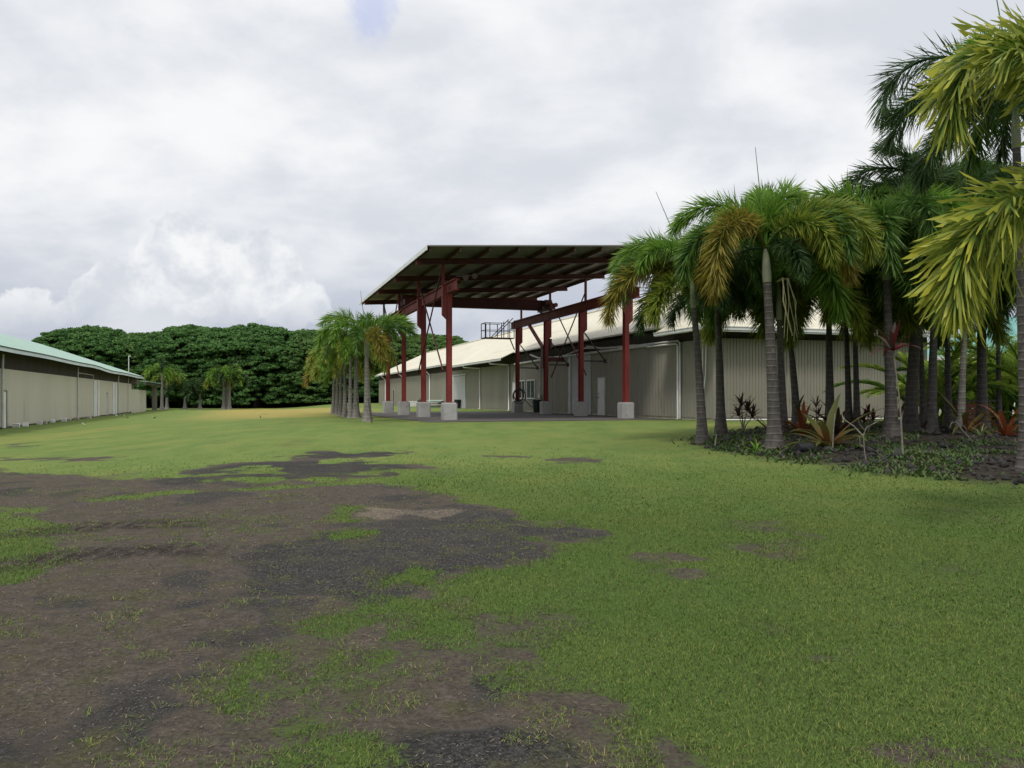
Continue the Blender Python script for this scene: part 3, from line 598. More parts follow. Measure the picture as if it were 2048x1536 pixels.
    g = B(); g.tube([(VW-.1, 33.2, GZ+.03), (VW-.1, 33.2, WT-.16), (VW-.1, 33.35, WT-.06), (VW-.1, 36.2, WT-.04)], .05, 8); g.build('downpipe', M['white'], t)
    g = B(); g.tube([(VW-.1, 33.0, GZ+.05), (VW-.1, 33.0, WT-.06), (VW-.1, 33.15, WT+.06), (VW-.1, 40, WT+.12)], .05, 8); g.build('downpipe', M['pvc'], t)
    for px in (1020, 962): dp(ualong(px, VW), 17.5, zr(17.5))
    for px in (861, 808, 772): dp(ualong(px, VW), 18.3, zr(18.3))
    g = B()
    for k, du in ((0, 0), (1, .25)): g.tube([(VW-.12, 30.75+du, WT), (VW-.12, 30.8+du, 2.6), (VW-.13, 30.95+du*.6, 1.8), (VW-.1, 30.9+du*.3, 1.0)], .022, 6)
    g.build('hanging_hose', M['white'], t)
    # conduits lying in the gap under the cut-back roof
    g = B(); g.tube([(VW-.12, 36, WT+.02), (VW-.12, 44, WT+.02), (VW-.12, 50, WT-.02), (VW-.1, 57, WT-.08)], .075, 8)
    g.tube([(VW-.1, 37.5, WT+.12), (VW-.15, 41.5, WT+.18), (VW-.15, 42.6, WT+.34), (VW-.1, 43.6, WT+.42)], .06, 8); g.tube([(VW-.2, 39, WT+.1), (VW-.18, 44, WT+.34), (VW-.15, 47, WT+.06), (VW-.1, 52, WT+.04)], .045, 8)
    g.tube([(VW-.2, 49, WT+.05), (VW-.2, 51.5, WT+.12), (VW-.25, 53, WT+.4)], .06, 8); g.build('conduit_pipe', M['pvc'], t)
    g = B(); g.tube([(17.72, u_, zr(17.9)-.25+.02*math.sin(u_*3)) for u_ in np.arange(33.7, 30.2, -.6)], .05, 8); g.build('conduit_pipe', M['pvc'], t)
    # doors
    def door(a, c, z1, mat, name='door', handle=True, frame=True):
        g = B(); g.box(VW-.035, VW-.004, a, c, GZ+.02, z1); d = g.build(name, mat, t)
        if frame:
            g = B()
            for q in (a-.06, c): g.box(VW-.05, VW-.003, q+.001, q+.059, GZ+.02, z1+.06)
            g.box(VW-.05, VW-.003, a, c, z1+.002, z1+.06); g.build('frame', M['pvc'], d)
        if handle:
            g = B(); g.tube([(VW-.035, c-.1, GZ+1.0), (VW-.1, c-.1, GZ+1.0)], .03, 8); g.tube([(VW-.035, c-.1, GZ+1.2), (VW-.06, c-.1, GZ+1.2)], .03, 8); g.build('handle', M['iron'], d)
    door(41.35, 42.2, GZ+2.05, M['white']); door(56.75, 57.6, GZ+2.05, M['white']); door(108.2, 109.2, GZ+2.05, M['gap_and_door'], handle=False)
    g = B(); g.box(VW-.05, VW-.004, 43.2, 46.1, GZ+.03, WT-.03); rd = g.build('roller_door', M['roller'], t)
    g = B(); g.box(VW-.1, VW-.003, 46.15, 46.5, GZ+.03, WT-.02); g.build('frame', M['pvc'], rd)
    g = B(); g.box(VW-.08, VW-.004, 71.2, 75.2, GZ+.03, GZ+2.95); sd = g.build('sliding_door', M['roller'], t)
    g = B(); g.box(VW-.09, VW-.003, 75.25, 76.0, GZ+.03, GZ+3.0); g.box(VW-.12, VW-.003, 70.9, 76.4, GZ+3.0, GZ+3.12); g.build('frame', M['pvc'], sd)
    for a, c in ((52.8, 54.35), (54.9, 56.1)):
        g = B(); g.box(VW-.03, VW-.006, a, c, ZC-.02, ZC+1.16); w = g.build('window', M['glass'], t); g = B()
        for q in (a-.07, (a+c)/2-.035, c): g.box(VW-.06, VW-.004, q+.001, q+.069, ZC-.08, ZC+1.22)
        for z in (ZC-.09, ZC+1.162): g.box(VW-.062, VW-.004, a-.07, c+.07, z, z+.065)
        g.build('frame', M['white'], w)
    g = B(); g.tube([(VW-.06, 51.6, WT-.1), (VW-.06, 51.6, ZC+.25)], .03, 6); g.box(VW-.16, VW-.01, 51.45, 51.75, ZC-.05, ZC+.25); g.build('electrical_box', M['pvc'], t)
    g = B()
    for a, c in ((18.9, 20.4), (20.5, 22.0), (22.1, 24.6), (25, 27), (27.1, 28.4)): g.tube([(a, U0-.25, GZ+.06), (c, U0-.25, GZ+.05)], .035, 6)
    g.tube([(18.95, U0-.22, GZ+.05), (18.95, U0-.22, GZ+.4)], .035, 6); g.build('ground_pipe', M['white'], t)
warehouse()

def left_shed():
    GZ = -.12; v0 = -12.6; t, o = bthing('packing_shed', 'long tan shed with green roof and pale blue fascia at left edge', 'shed', -20, 80, GZ)
    B = lambda: MB(o); WT = ZC+1.58; UE = 109.5; U0 = 36.
    ua = lambda px: ualong(px, v0)
    b = B(); ribs(b, (v0, U0), (v0, 104.7), GZ+.1, WT, (1, 0), .3, .012); b.build('wall', M['wall_left'], t)
    b = B(); ribs(b, (v0-.03, 104.72), (v0-.03, 119.9), GZ-.1, ZC+.95, (1, 0), .3, .012); b.build('low_wall', M['wall_left'], t)
    b = B(); b.box(-29.5, v0-.15, U0, 119.7, GZ-.3, GZ+.12); b.build('foundation', M['foot'], t)
    b = B(); b.box(-29.5, -29.4, U0, UE-1, GZ+.1, ZC+2.4); b.box(-29.3, v0-.2, UE-.8, UE-.7, GZ+.1, ZC+2.4); b.box(-29.4, v0-.2, U0, U0+.1, GZ+.1, ZC+2.4); b.build('rear_wall', M['wall_left'], t)
    b = B(); b.box(v0-.12, v0-.04, U0, 108.5, WT-.05, ZC+2.55)
    b.build('shade_screen', M['screen'], t)
    # soffit bracing
    ve = -11.9; sl = .35
    def ze(u): return ZC+2.66-.13*float(sm(75, 84, u))+.02*math.sin(u*.35)
    us = list(np.arange(U0, UE, 3.0))+[UE]; V = []; Fc = []; zrg = ZC+5.75
    for u in us: V += [(ve, u, ze(u)), (-21., min(u, UE-9.1), zrg), (-30., min(u, UE), ze(u))]
    n = len(us); b = B()
    fs = [(3*i, 3*i+1, 3*i+4, 3*i+3) for i in range(n-1)]+[(3*i+1, 3*i+2, 3*i+5, 3*i+4) for i in range(n-1)]
    b.add(V, fs); b.add([V[-3], V[-2], V[-1]], [(0, 1, 2)]); me = b.mesh('roof'); r = obj('roof', me, M['green_roof'], t); sd = r.modifiers.new('thick', 'SOLIDIFY'); sd.thickness = .05; sd.offset = 0
    b = B()
    for a, c in zip(us[:-1], us[1:]): b.bar((ve+.04, a, ze(a)-.15), (ve+.04, c, ze(c)-.15), .035, .2)
    b.bar((ve+.02, UE+.03, ze(UE)-.15), (-30, UE+.03, ze(UE)-.15), .035, .2); b.build('fascia', M['ice'], t)
    b = B()
    for a, c in zip(us[:-1], us[1:]): b.bar((ve+.05, a, ze(a)-.02), (ve+.05, c, ze(c)-.02), .09, .05)
    b.build('drip_edge', M['dkgreen'], t)
    for px, w in ((2, .06), (153.5, .05), (235, .06), (255, .04)):
        u = ua(px); g = B(); g.tube([(v0+.08, u, GZ+.08), (v0+.08, u, WT+.2), (v0+.1, u, ze(u)-.3)], w, 8); g.build('downpipe', M['pvc'], t)
    def panel(a, c, z1, mat, name, dark=True):
        g = B(); g.box(v0+.004, v0+.05, a, c, GZ+.05, z1); d = g.build(name, mat, t)
        if dark: g = B(); g.box(v0+.004, v0+.07, c+.005, c+.12, GZ+.05, z1+.06); g.box(v0+.004, v0+.07, a, c, z1+.004, z1+.06); g.build('frame', M['iron'], d)
    panel(ua(4.5), ua(10.5), GZ+2.05, M['white'], 'door'); panel(ua(212.5), ua(214), GZ+2.1, M['white'], 'door')
    panel(ua(186.5), ua(193), WT-.05, M['fascia'], 'sliding_door', False); panel(ua(195), ua(198), WT-.02, M['white'], 'sliding_door', False)
    panel(ua(224.5), ua(230), WT-.08, M['fascia'], 'sliding_door', False); panel(ua(231), ua(233.3), WT-.02, M['white'], 'sliding_door', False)
    g = B(); g.bar((v0+.03, ua(156), WT+.36), (v0+.03, ua(186), WT+.36), .03, .05); g.bar((v0+.03, ua(186), WT), (v0+.03, ua(186), WT+.36), .03, .05); g.build('screen_frame', M['pvc'], t)
    # lean-to at the far end
    zl = ZC+1.9; g = B(); g.prism([(-11.6, 112, zl+.05), (-24, 112, zl+.9), (-24, 112, zl+1.), (-11.6, 112, zl+.15)], (0, 20, 0)); g.build('lean_to_roof', M['green_roof'], t)
    g = B(); g.bar((-11.9, 111.5, zl-.12), (-11.9, 132, zl-.12), .15, .3); g.box(-12.7, -12.6, 104.8, 112, ZC+1.6, ZC+2.2); g.build('lean_to_beam', M['bark'], t)
    for u, v in ((127.5, -12.4), (131, -12.6)):
        g = B(); g.box(v-.25, v+.25, u-.2, u+.2, GZ-.4, zl-.28); g.build('post', M['cane'], t)
    g = B(); p = at(257.5, 745, 95); vv, uu = UV(p.x, p.y); g.tube([(vv, uu, p.z-1), (vv, uu, p.z+1.9)], .05, 6); g.box(vv-.02, vv+.22, uu-.05, uu+.05, p.z+1.85, p.z+1.95); g.build('roof_mast', M['pvc'], t)
    # loose blocks along its base
    spots = [(18, 'grey concrete block lying at the shed base beside the white door', .3), (37, 'pale low concrete chunk between door and stone pair at shed base', .28), (67, 'tilted white concrete block in middle of the shed base', .34), (76, 'broad grey stone beside the tilted white block at shed base', .5),
             (93, 'narrow upright white block at shed base right of the broad stone', .24), (117, 'small squared white block left of two long concrete slabs at shed base', .26), (127, 'long grey concrete slab at shed base left of the downpipe', .8), (143, 'second long grey slab touching the downpipe foot at shed base', .7), (168, 'thin concrete kerb piece at shed base right of the first downpipe', 1.0)]
    for px, lab, w in spots:
        u = ua(px); v = v0+.35; x, y = W(v, u); bm = bmesh.new(); bmesh.ops.create_cube(bm, size=1); rr = random.Random(px)
        for q in bm.verts: q.co = Vector((q.co.x*.3+rr.uniform(-.04, .04), q.co.y*w+rr.uniform(-.06, .06), (q.co.z+.45)*(.2 if w > .4 else .26)+rr.uniform(-.03, .03)))
        bmesh.ops.bevel(bm, geom=list(bm.edges), offset=.03, segments=2, affect='EDGES'); me = bpy.data.meshes.new('concrete_block'); bm.to_mesh(me); bm.free()
        tag(obj('concrete_block', me, M['white' if w < .4 else 'foot'], None, (x, y, float(Gf(np.array([x]), np.array([y]))[0])), TH), lab, 'concrete block', 'concrete blocks along the shed base')
left_shed()

def teal_house():
    x, y = 34.5, 54.; z = .2; t = thing('house', 'house with teal metal roof glimpsed behind palms at far right', 'house', (x, y, z), R(12))
    b = MB(); b.box(-6, 8, -4, 4, 0, 4.2); b.build('wall', M['pvc'], t)
    b = MB(); z0, z1 = 4.0, 6.6
    b.prism([(-7, -5, z0), (-2.5, 0, z1), (-7, 5, z0)], (.0, 0, .06)); b.prism([(-7, -5, z0), (9, -5, z0), (5, 0, z1), (-2.5, 0, z1)], (0, 0, .06)); b.prism([(-7, 5, z0), (9, 5, z0), (5, 0, z1), (-2.5, 0, z1)], (0, 0, .06)); b.prism([(9, -5, z0), (5, 0, z1), (9, 5, z0)], (0, 0, .06)); r = b.build('roof', M['teal'], t)
    b = MB(); b.box(-7, 9, -5.06, -5.01, z0-.2, z0+.04); b.box(-7.06, -7.01, -5, 5, z0-.2, z0+.04); b.build('fascia', M['white'], r)
    b = MB(); b.box(-4, -2.6, -4.03, -4.003, 1.0, 2.2); w = b.build('window', M['glass'], t)
    b = MB()
    for a, c, d, e in ((-4.08, -4, .92, 2.28), (-2.6, -2.52, .92, 2.28)): b.box(a, c, -4.06, -4.004, d, e)
    b.box(-4, -2.6, -4.06, -4.004, .92, 1.0); b.box(-4, -2.6, -4.06, -4.004, 2.2, 2.28); b.build('frame', M['white'], w)
    b = MB(); b.box(-1, 6.5, -4.9, -4.2, 2.0, 2.2); b.box(-1, -.85, -4.85, -4.7, 0, 2.0); b.box(6.3, 6.45, -4.85, -4.7, 0, 2.0); b.build('porch', M['teal'], t)
teal_house()

# ------------------------------------------------------------------ palms
def frond(name, L, e0, bend, n, ll, lw, seed, p=1.25, kind='plume', fish=False, pet=.14, dr=(.04, .3)):
    g = np.random.default_rng(seed); K = 30; ts = np.linspace(0, 1, K); el = R(e0)-R(bend)*ts**p
    dx, dz = np.cos(el), np.sin(el); px = np.concatenate([[0], np.cumsum((dx[1:]+dx[:-1])/2)])*L/(K-1); pz = np.concatenate([[0], np.cumsum((dz[1:]+dz[:-1])/2)])*L/(K-1)
    sway = g.uniform(-.12, .12)*L*ts**2
    V, Q, T, tip, rnd = [], [], [], [], []
    # rachis
    nr = 5; kk = np.arange(0, K, 2)
    rv = []
    for i in kk:
        r = .030*(1-ts[i])**.7*(L/2.4)+.004
        for a in range(nr):
            w = 2*np.pi*a/nr; rv.append((px[i]-np.sin(el[i])*np.cos(w)*r, sway[i]+np.sin(w)*r, pz[i]+np.cos(el[i])*np.cos(w)*r))
    V.append(np.array(rv)); m = len(kk)
    Q.append(np.array([(i*nr+a, i*nr+(a+1) % nr, (i+1)*nr+(a+1) % nr, (i+1)*nr+a) for i in range(m-1) for a in range(nr)])); tip.append(np.full(m*nr, .0)); rnd.append(np.full(m*nr, .35)); off = m*nr
    t = np.sort(pet+(1-pet)*g.random(n)**.92); E = np.interp(t, ts, el); P = np.stack([np.interp(t, ts, px), np.interp(t, ts, sway), np.interp(t, ts, pz)], 1)
    Tn = np.stack([np.cos(E), np.zeros(n), np.sin(E)], 1); Nn = np.stack([-np.sin(E), np.zeros(n), np.cos(E)], 1); Bn = np.tile([0, 1., 0], (n, 1))
    if kind == 'plume':
        ph = g.random(n)*2*np.pi; al = np.radians(64-30*t+g.normal(0, 9, n))
    else:
        ph = np.where(g.random(n) < .5, 1, -1)*np.pi/2; ph = np.pi/2-ph; ph = ph+np.where(np.cos(ph) > 0, 1, -1)*np.radians(22)+g.normal(0, .12, n); al = np.radians(58-22*t+g.normal(0, 5, n))
    rad = Nn*np.sin(ph)[:, None]+Bn*np.cos(ph)[:, None]
    D = Tn*np.cos(al)[:, None]+rad*np.sin(al)[:, None]
    q = (t-pet)/(1-pet); prof = np.clip(np.sin(np.pi*(.2+.66*q)), .12, 1)**.7; ln = ll*prof*g.uniform(.75, 1.12, n)
    Wv = np.cross(D, Tn+g.normal(0, .45, (n, 3))); Wv /= np.linalg.norm(Wv, axis=1)[:, None]+1e-9; wd = lw*g.uniform(.7, 1.2, n)*(.6+.4*prof)
    droop = np.array([0, 0, -1.])[None]*(ln*g.uniform(*dr, n))[:, None]
    stn = [(0, .35), (.5, 1.), (1., 0)] if not fish else [(0, .3), (.35, .9), (.72, 1.05), (1., .42)]
    rr = g.random(n); rows = []
    for s, w in stn:
        c = P+D*(ln*s)[:, None]+droop*(s*s); h = Wv*(wd*w/2)[:, None]
        if w == 0: rows.append(c[:, None])
        else:
            if fish and s == 1.: j = g.uniform(-.14, .14, (n, 1))*ln[:, None]; rows.append(np.stack([c-h+D*j, c+h-D*j], 1))
            else: rows.append(np.stack([c-h, c+h], 1))
    A = np.concatenate(rows, 1); nv = A.shape[1]; V.append(A.reshape(-1, 3)); b = off+np.arange(n)*nv
    for i in range(len(stn)-1):
        if stn[i+1][1] == 0: T.append(np.stack([b+2*i, b+2*i+1, b+2*i+2], 1))
        else: Q.append(np.stack([b+2*i, b+2*i+1, b+2*i+3, b+2*i+2], 1))
    tv = np.concatenate([[s]*(1 if w == 0 else 2) for s, w in stn]); tip.append(np.tile(tv, n)*np.repeat(g.uniform(.6, 1.1, n), nv)); rnd.append(np.repeat(rr, nv))
    me = npmesh(name, np.vstack(V), np.vstack(Q), np.vstack(T) if T else None, dict(tip=np.concatenate(tip), rnd=np.concatenate(rnd)))
    me.materials.append(M['lf_green']); return me
SH = {}
for cls, n, ll, lw in (('mid', 560, .62, .029), ('far', 270, .58, .044), ('vfar', 120, .70, .12)):
    for i, (e0, be, L) in enumerate([(84, 95, 2.3), (68, 142, 2.7), (56, 152, 2.8), (38, 136, 2.7), (12, 96, 2.4)]):
        for s in range(2 if cls == 'mid' else 1): SH[cls, i, s] = frond('palm_frond', L, e0, be, n, ll, lw, 10*i+s+100*len(cls))
def trunk_mesh(h, top, r, seed, n=14):
    g = np.random.default_rng(seed); b = MB(); pts = []; rad = []; K = 22
    for i in range(K+1):
        t = i/K; pts.append((top[0]*(t**1.4), top[1]*(t**1.4), -.12+(h+.12)*t))
        rad.append(r*(1.0-.30*t)*(1+1.35*math.exp(-t*h/.36))*(1+.10*math.sin(math.pi*min(1, t*1.3)))*(1+.012*g.standard_normal()))
    b.tube(pts, rad, n); return b.mesh('trunk'), pts[-1], rad[-1]
PALMS = 0
def palm(x, y, h, top, r, label, cls='mid', fr=None, group=None, sc=1., spear=None, nf=9, mats=('lf_green', 'lf_green', 'lf_dark', 'lf_yellow'), seed=None, shaft=.85, extra=False, tm='trunk'):
    """h = ground to frond origin; top = sideways offset of that point"""
    global PALMS; PALMS += 1; seed = seed or PALMS*13; g = random.Random(seed)
    z = float(Gf(np.array([x]), np.array([y]))[0]); t = thing('foxtail_palm', label, 'palm tree', (x, y, z), 0, group)
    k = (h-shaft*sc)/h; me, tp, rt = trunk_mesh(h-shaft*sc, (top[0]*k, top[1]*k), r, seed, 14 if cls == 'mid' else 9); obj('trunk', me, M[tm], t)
    b = MB(); q = Vector(tp); e = Vector((top[0], top[1], h)); b.tube([q, q.lerp(e, .25), q.lerp(e, .6), e], [rt*1.12, rt*1.18, rt*.95, rt*.5], 10); b.build('crownshaft', M['shaft'], t)
    if spear: b = MB(); b.tube([e, e+Vector((spear[0], spear[1], spear[2]))], [.02, .006], 5); b.build('spear_leaf', M['lf_bright'], t); b = None
    if fr is None:
        fr = []; a0 = g.random()*360
        for i in range(nf):
            lv = [4, 3, 3, 2, 2, 1, 1, 0, 2, 3, 1, 4, 2][i % 13]; m = mats[3] if lv >= 3 and g.random() < .6 else mats[g.randrange(3)]
            fr.append((a0+i*137.5+g.uniform(-12, 12), lv, g.uniform(.85, 1.1), m))
    if extra: fr = list(fr)+[(az, lv, s*g.uniform(.9, 1.05), m) for az, lv, s, m in ((75, 3, 1.05, 'lf_green'), (120, 4, 1.05, 'lf_dark'), (30, 3, 1.05, 'lf_green'), (285, 4, .8, 'lf_dark'), (0, 1, 1.1, 'lf_green'), (45, 0, 1.1, 'lf_bright'), (215, 1, .9, 'lf_bright'), (320, 2, 1, 'lf_green'))]
    for az, lv, s, m in fr:
        me = lv if not isinstance(lv, int) else SH.get((cls, lv, g.randrange(2)), SH[cls, lv, 0])
        obj('frond', me, M[m], t, tuple(e-Vector((0, 0, .06))), R(az), s*sc)
    return t
def palm_px(bx, by, tx, ty, rpx, label, **k):
    x, y = hit(bx, by); zt = ZC+(HY-ty)/F*y; z = float(Gf(np.array([x]), np.array([y]))[0]); X = (tx-HX)/F*y
    return palm(x, y, zt-z, (X-x, k.pop('dy', 0.)), rpx*.69/F*y/2, label, tm='trunk_shaded' if bx > 1300 and bx not in (1921,) else 'trunk', **k)
GR = 'foxtail palms in the right-hand planting bed'
def f_(L, e0, be, seed, n=640, ll=.62, lw=.030, **k): return frond('palm_frond', L, e0, be, n, ll, lw, seed, **k)
palm_px(1405, 886, 1384, 552, 24, 'leaning foxtail palm at left tip of the bed, fronds reaching to the canopy', group=GR, spear=(-.9, .3, 2.3), extra=True, fr=[
    (183, f_(2.7, 46, 132, 1), 1, 'lf_green'), (196, f_(3.1, 26, 118, 2), 1, 'lf_gold'), (160, f_(2.8, 72, 140, 3), 1, 'lf_bright'), (215, f_(2.2, -5, 70, 4), .95, 'lf_yellow'), (265, 3, .9, 'lf_gold'), (100, 1, 1, 'lf_green'), (50, 1, 1, 'lf_green'), (340, 3, .8, 'lf_dark'), (15, 2, .9, 'lf_green'), (140, 2, 1, 'lf_dark')])
palm_px(1442, 873, 1434, 560, 24, 'foxtail palm just right of the leaning one, trunk before the warehouse corner', group=GR, spear=(.05, .1, 2.6), extra=True, fr=[
    (170, f_(2.9, 74, 140, 5), 1.05, 'lf_bright'), (200, f_(2.8, 55, 150, 6), 1, 'lf_green'), (260, 3, 1, 'lf_dark'), (110, 0, 1.1, 'lf_bright'), (60, 1, 1.1, 'lf_green'), (20, 2, 1, 'lf_green'), (330, 4, .9, 'lf_dark'), (225, 2, .95, 'lf_yellow'), (300, 3, .9, 'lf_dark')])
palm_px(1549, 897, 1531, 492, 33, 'largest foxtail palm in front, golden frond hanging beside its pale trunk', group=GR, spear=(-.15, .3, 2.4), extra=True, fr=[
    (226, f_(3.5, 46, 150, 7, 800, p=1.1), 1, 'lf_gold'), (195, f_(2.8, 42, 140, 8, 640), 1, 'lf_green'), (335, f_(3.0, 60, 152, 9, 740), 1.05, 'lf_yellow'), (165, f_(2.8, 76, 135, 12), 1, 'lf_bright'), (80, 0, 1.05, 'lf_bright'), (20, f_(3.0, 56, 150, 13), 1, 'lf_green'), (140, 2, 1, 'lf_green'), (300, f_(2.7, 50, 150, 14), .9, 'lf_yellow'), (350, 3, .95, 'lf_gold'), (60, 1, 1, 'lf_green')])
def stalk(name):
    t = [o for o in COL.objects if o.name.startswith('foxtail_palm') and o.get('label', '').startswith(name)][0]; cs_ = [c for c in t.children if c.name.startswith('crownshaft')][0]; g = random.Random(3)
    p = Vector(cs_.data.vertices[0].co); b = MB()
    for k in range(7):
        a = R(-60+g.uniform(-40, 40)); q = p+Vector((.1, -.1, 0)); b.tube([q, q+Vector((.25*math.cos(a), .25*math.sin(a), .05)), q+Vector((.4*math.cos(a)+g.uniform(-.1, .1), .4*math.sin(a), -.5)), q+Vector((.42*math.cos(a)+g.uniform(-.15, .15), .4*math.sin(a), -1.1-.4*g.random()))], [.016, .012, .008, .004], 5)
    b.build('seed_stalk', M['spider_stalk'], t)
M['spider_stalk'] = pm('pale_seed_stalk', (.30, .28, .15), (.22, .21, .12), 6, .8)
stalk('largest foxtail palm')
for bx, by, tx, ty, rp, lab, kw in [
    (1566, 868, 1556, 560, 22, 'dark slim palm half hidden behind the largest pale trunk', dict(spear=None)),
    (1594, 856, 1571, 575, 20, 'dark palm with flared foot leaning left behind red bromeliads', dict()),
    (1660, 858, 1657, 560, 22, 'straight dark palm rising behind the big brown bromeliad', dict(spear=(.1, 0, 2.2))),
    (1698, 856, 1688, 540, 17, 'slimmer left palm of the close dark pair before the ribbed wall', dict()),
    (1714, 857, 1706, 520, 16, 'right palm of the close dark pair before the ribbed wall', dict()),
    (1783, 872, 1770, 478, 30, 'stout palm with broad root foot beside the tall red cane plant', dict(mats=('lf_green', 'lf_bright', 'lf_dark', 'lf_yellow'))),
    (1820, 862, 1856, 392, 32, 'tall thick dark palm with long frond arching left over the others', dict(sc=1.0, fr=[(186, f_(3.0, 34, 112, 20, 700), 1.05, 'lf_dark'), (170, 1, 1.1, 'lf_dark'), (120, 2, 1, 'lf_dark'), (60, 1, 1, 'lf_green'), (10, 2, 1.1, 'lf_dark'), (330, 3, 1, 'lf_dark'), (230, 3, .9, 'lf_dark'), (280, 2, .8, 'lf_dark'), (90, 0, 1, 'lf_dark'), (200, 4, 1, 'lf_dark'), (150, 3, 1.05, 'lf_dark'), (40, 3, 1.05, 'lf_green'), (0, 4, 1, 'lf_dark'), (265, 4, .9, 'lf_green'), (345, 1, 1.05, 'lf_green'), (190, 0, 1, 'lf_dark')])),
    (1847, 856, 1838, 590, 16, 'thin pale-ringed palm at the wall end before bright areca leaves', dict()),
    (1863, 868, 1872, 500, 24, 'grey-brown palm with wide foot directly right of the thin pale-ringed one', dict()),
    (1897, 856, 1893, 560, 18, 'dark narrow palm behind the hanging lime frond tip', dict()),
    (1921, 868, 1935, 560, 19, 'pale grey curved palm trunk with wooden box behind it', dict()),
    (1964, 860, 1962, 430, 26, 'thick black-looking palm left of the glimpsed teal roof', dict(mats=('lf_dark', 'lf_dark', 'lf_dark', 'lf_green'))),
    (1998, 852, 1995, 560, 14, 'very slim dark palm in front of the teal roof', dict(mats=('lf_dark', 'lf_green', 'lf_dark', 'lf_green')))]:
    kw.setdefault('mats', ('lf_green', 'lf_bright', 'lf_green', 'lf_yellow')); kw.setdefault('nf', 15); kw.setdefault('sc', 1.28); palm_px(bx, by, tx, ty, rp, lab, group=GR, **kw)
palm_px(2052, 938, 2030, 200, 30, 'tallest palm at the right picture edge with thin dark fronds on sky', group=GR, spear=(-.3, .2, 2.4), extra=True, fr=[
    (173, f_(3.3, 62, 156, 31, 380, .66, .026), 1.0, 'lf_dark'), (190, f_(2.8, 22, 70, 32, 420, .66, .026), .9, 'lf_dark'), (140, f_(2.6, 44, 120, 33, 420, .66, .026), 1, 'lf_dark'), (90, 0, 1, 'lf_green'), (60, 2, 1, 'lf_dark'), (10, 2, 1, 'lf_green'), (335, 3, 1, 'lf_dark'), (250, 4, .9, 'lf_dark'), (200, f_(2.4, 5, 85, 34, 420, .66, .026), .9, 'lf_dark')])
# the nearest palm stands just outside the frame; its lime fronds hang into it
NP = dict(ll=.70, lw=.031, fish=True, dr=(.08, .5))
y = 9.4; tx, ty = 2285, 405; zt = ZC+(HY-ty)/F*y; x = (tx-HX)/F*y; zg = float(Gf(np.array([x+.3]), np.array([y+.2]))[0])
palm(x+.3, y+.2, zt-zg, (-.3, -.2), .14, 'nearest foxtail palm with big lime yellow fronds hanging in from the right edge', fr=[
    (182, f_(3.1, 24, 112, 41, 520, **NP), 1, 'lf_lime'), (177, f_(4.1, 87, 190, 42, 520, p=1.7, **NP), 1, 'lf_lime'), (195, f_(2.9, 78, 95, 43, 380, **NP), 1, 'lf_yellow'), (150, f_(2.6, 20, 110, 44, 240, **NP), .9, 'lf_yellow'),
    (90, f_(2.6, 60, 120, 45, 240, **NP), 1, 'lf_lime'), (20, f_(2.6, 45, 120, 46, 240, **NP), 1, 'lf_lime'), (310, f_(2.6, 30, 110, 47, 240, **NP), 1, 'lf_lime'), (250, f_(2.4, 60, 110, 48, 220, **NP), .85, 'lf_lime')], group=GR)
# row left of the canopy
GL = 'foxtail palms in the row left of the canopy'
ROW = [(735, 843, 733, 674, 18, 'nearest and tallest palm of the row left of the canopy, golden frond on its right'), (712, 836, 712, 692, 15, 'second palm from the front of the row left of the canopy'), (701, 836, 701, 708, 11, 'third palm from the front of the row, thin trunk'), (690, 834.5, 690, 715, 11, 'fourth palm from the front of the row left of the canopy'), (681.5, 832, 682, 730, 10, 'fifth palm from the front of the row left of the canopy'), (674, 829.5, 675, 728, 10, 'sixth palm from the front, before the hindmost of the row'), (667, 827.5, 668, 735, 9.5, 'hindmost palm of the row with yellowing fronds before the dark trees')]
for i, (bx, by, tx, ty, rp, lab) in enumerate(ROW):
    ms = ('lf_bright', 'lf_bright', 'lf_green', 'lf_yellow') if i < 3 else ('lf_bright', 'lf_yellow', 'lf_lime', 'lf_yellow' if i < 6 else 'lf_gold'); fr = None
    if i == 0: fr = [(168, f_(2.2, 72, 118, 51, 340, .68, .036), 1.0, 'lf_bright'), (300, f_(2.2, 30, 125, 52, 340, .68, .036), .9, 'lf_gold'), (12, f_(2.2, 62, 105, 53, 340, .68, .036), .95, 'lf_bright'), (350, f_(2.4, 38, 80, 54, 340, .68, .036), .9, 'lf_green'), (190, 2, .9, 'lf_bright'), (225, 2, .8, 'lf_bright'), (100, 1, 1, 'lf_green'), (60, 1, .9, 'lf_green'), (260, 3, .8, 'lf_green'), (160, 3, .85, 'lf_green')]
    palm_px(bx, by, tx, ty, rp, lab, cls='far', group=GL, mats=ms, fr=fr, nf=10, sc=1.05 if i == 0 else .84, spear=(-.25, 0, 1.9) if i == 0 else None, shaft=.7)
# small palms far off under the trees
GD = 'small palms far off before the tree line'
for px, Y, hh, lab in [(324, 124, 5.6, 'left palm of the far pair beside the shed end'), (334, 130, 4.8, 'right palm of the far pair beside the shed end'), (370, 127, 3.2, 'small dark far palm, left one between the two clusters'), (400, 128, 3.2, 'small dark far palm, right one between the two clusters'), (447, 127, 5.0, 'left trunk of the far three palm cluster'), (453, 129, 5.6, 'middle palm of the far three palm cluster'), (459, 127, 5.0, 'right trunk of the far three palm cluster')]:
    palm((px-HX)/F*Y, Y, hh, (0, 0), .22, lab, cls='vfar', group=GD, nf=10, mats=('lf_green', 'lf_bright', 'lf_dark', 'lf_yellow') if px != 370 and px != 400 else ('lf_dark',)*4, sc=1.3)
palm(*W(10, 84), 4.0, (0, 0), .16, 'lone palm on the lawn seen between the row and the canopy columns', cls='far', group=GD, nf=9, mats=('lf_green', 'lf_bright', 'lf_yellow', 'lf_yellow'))

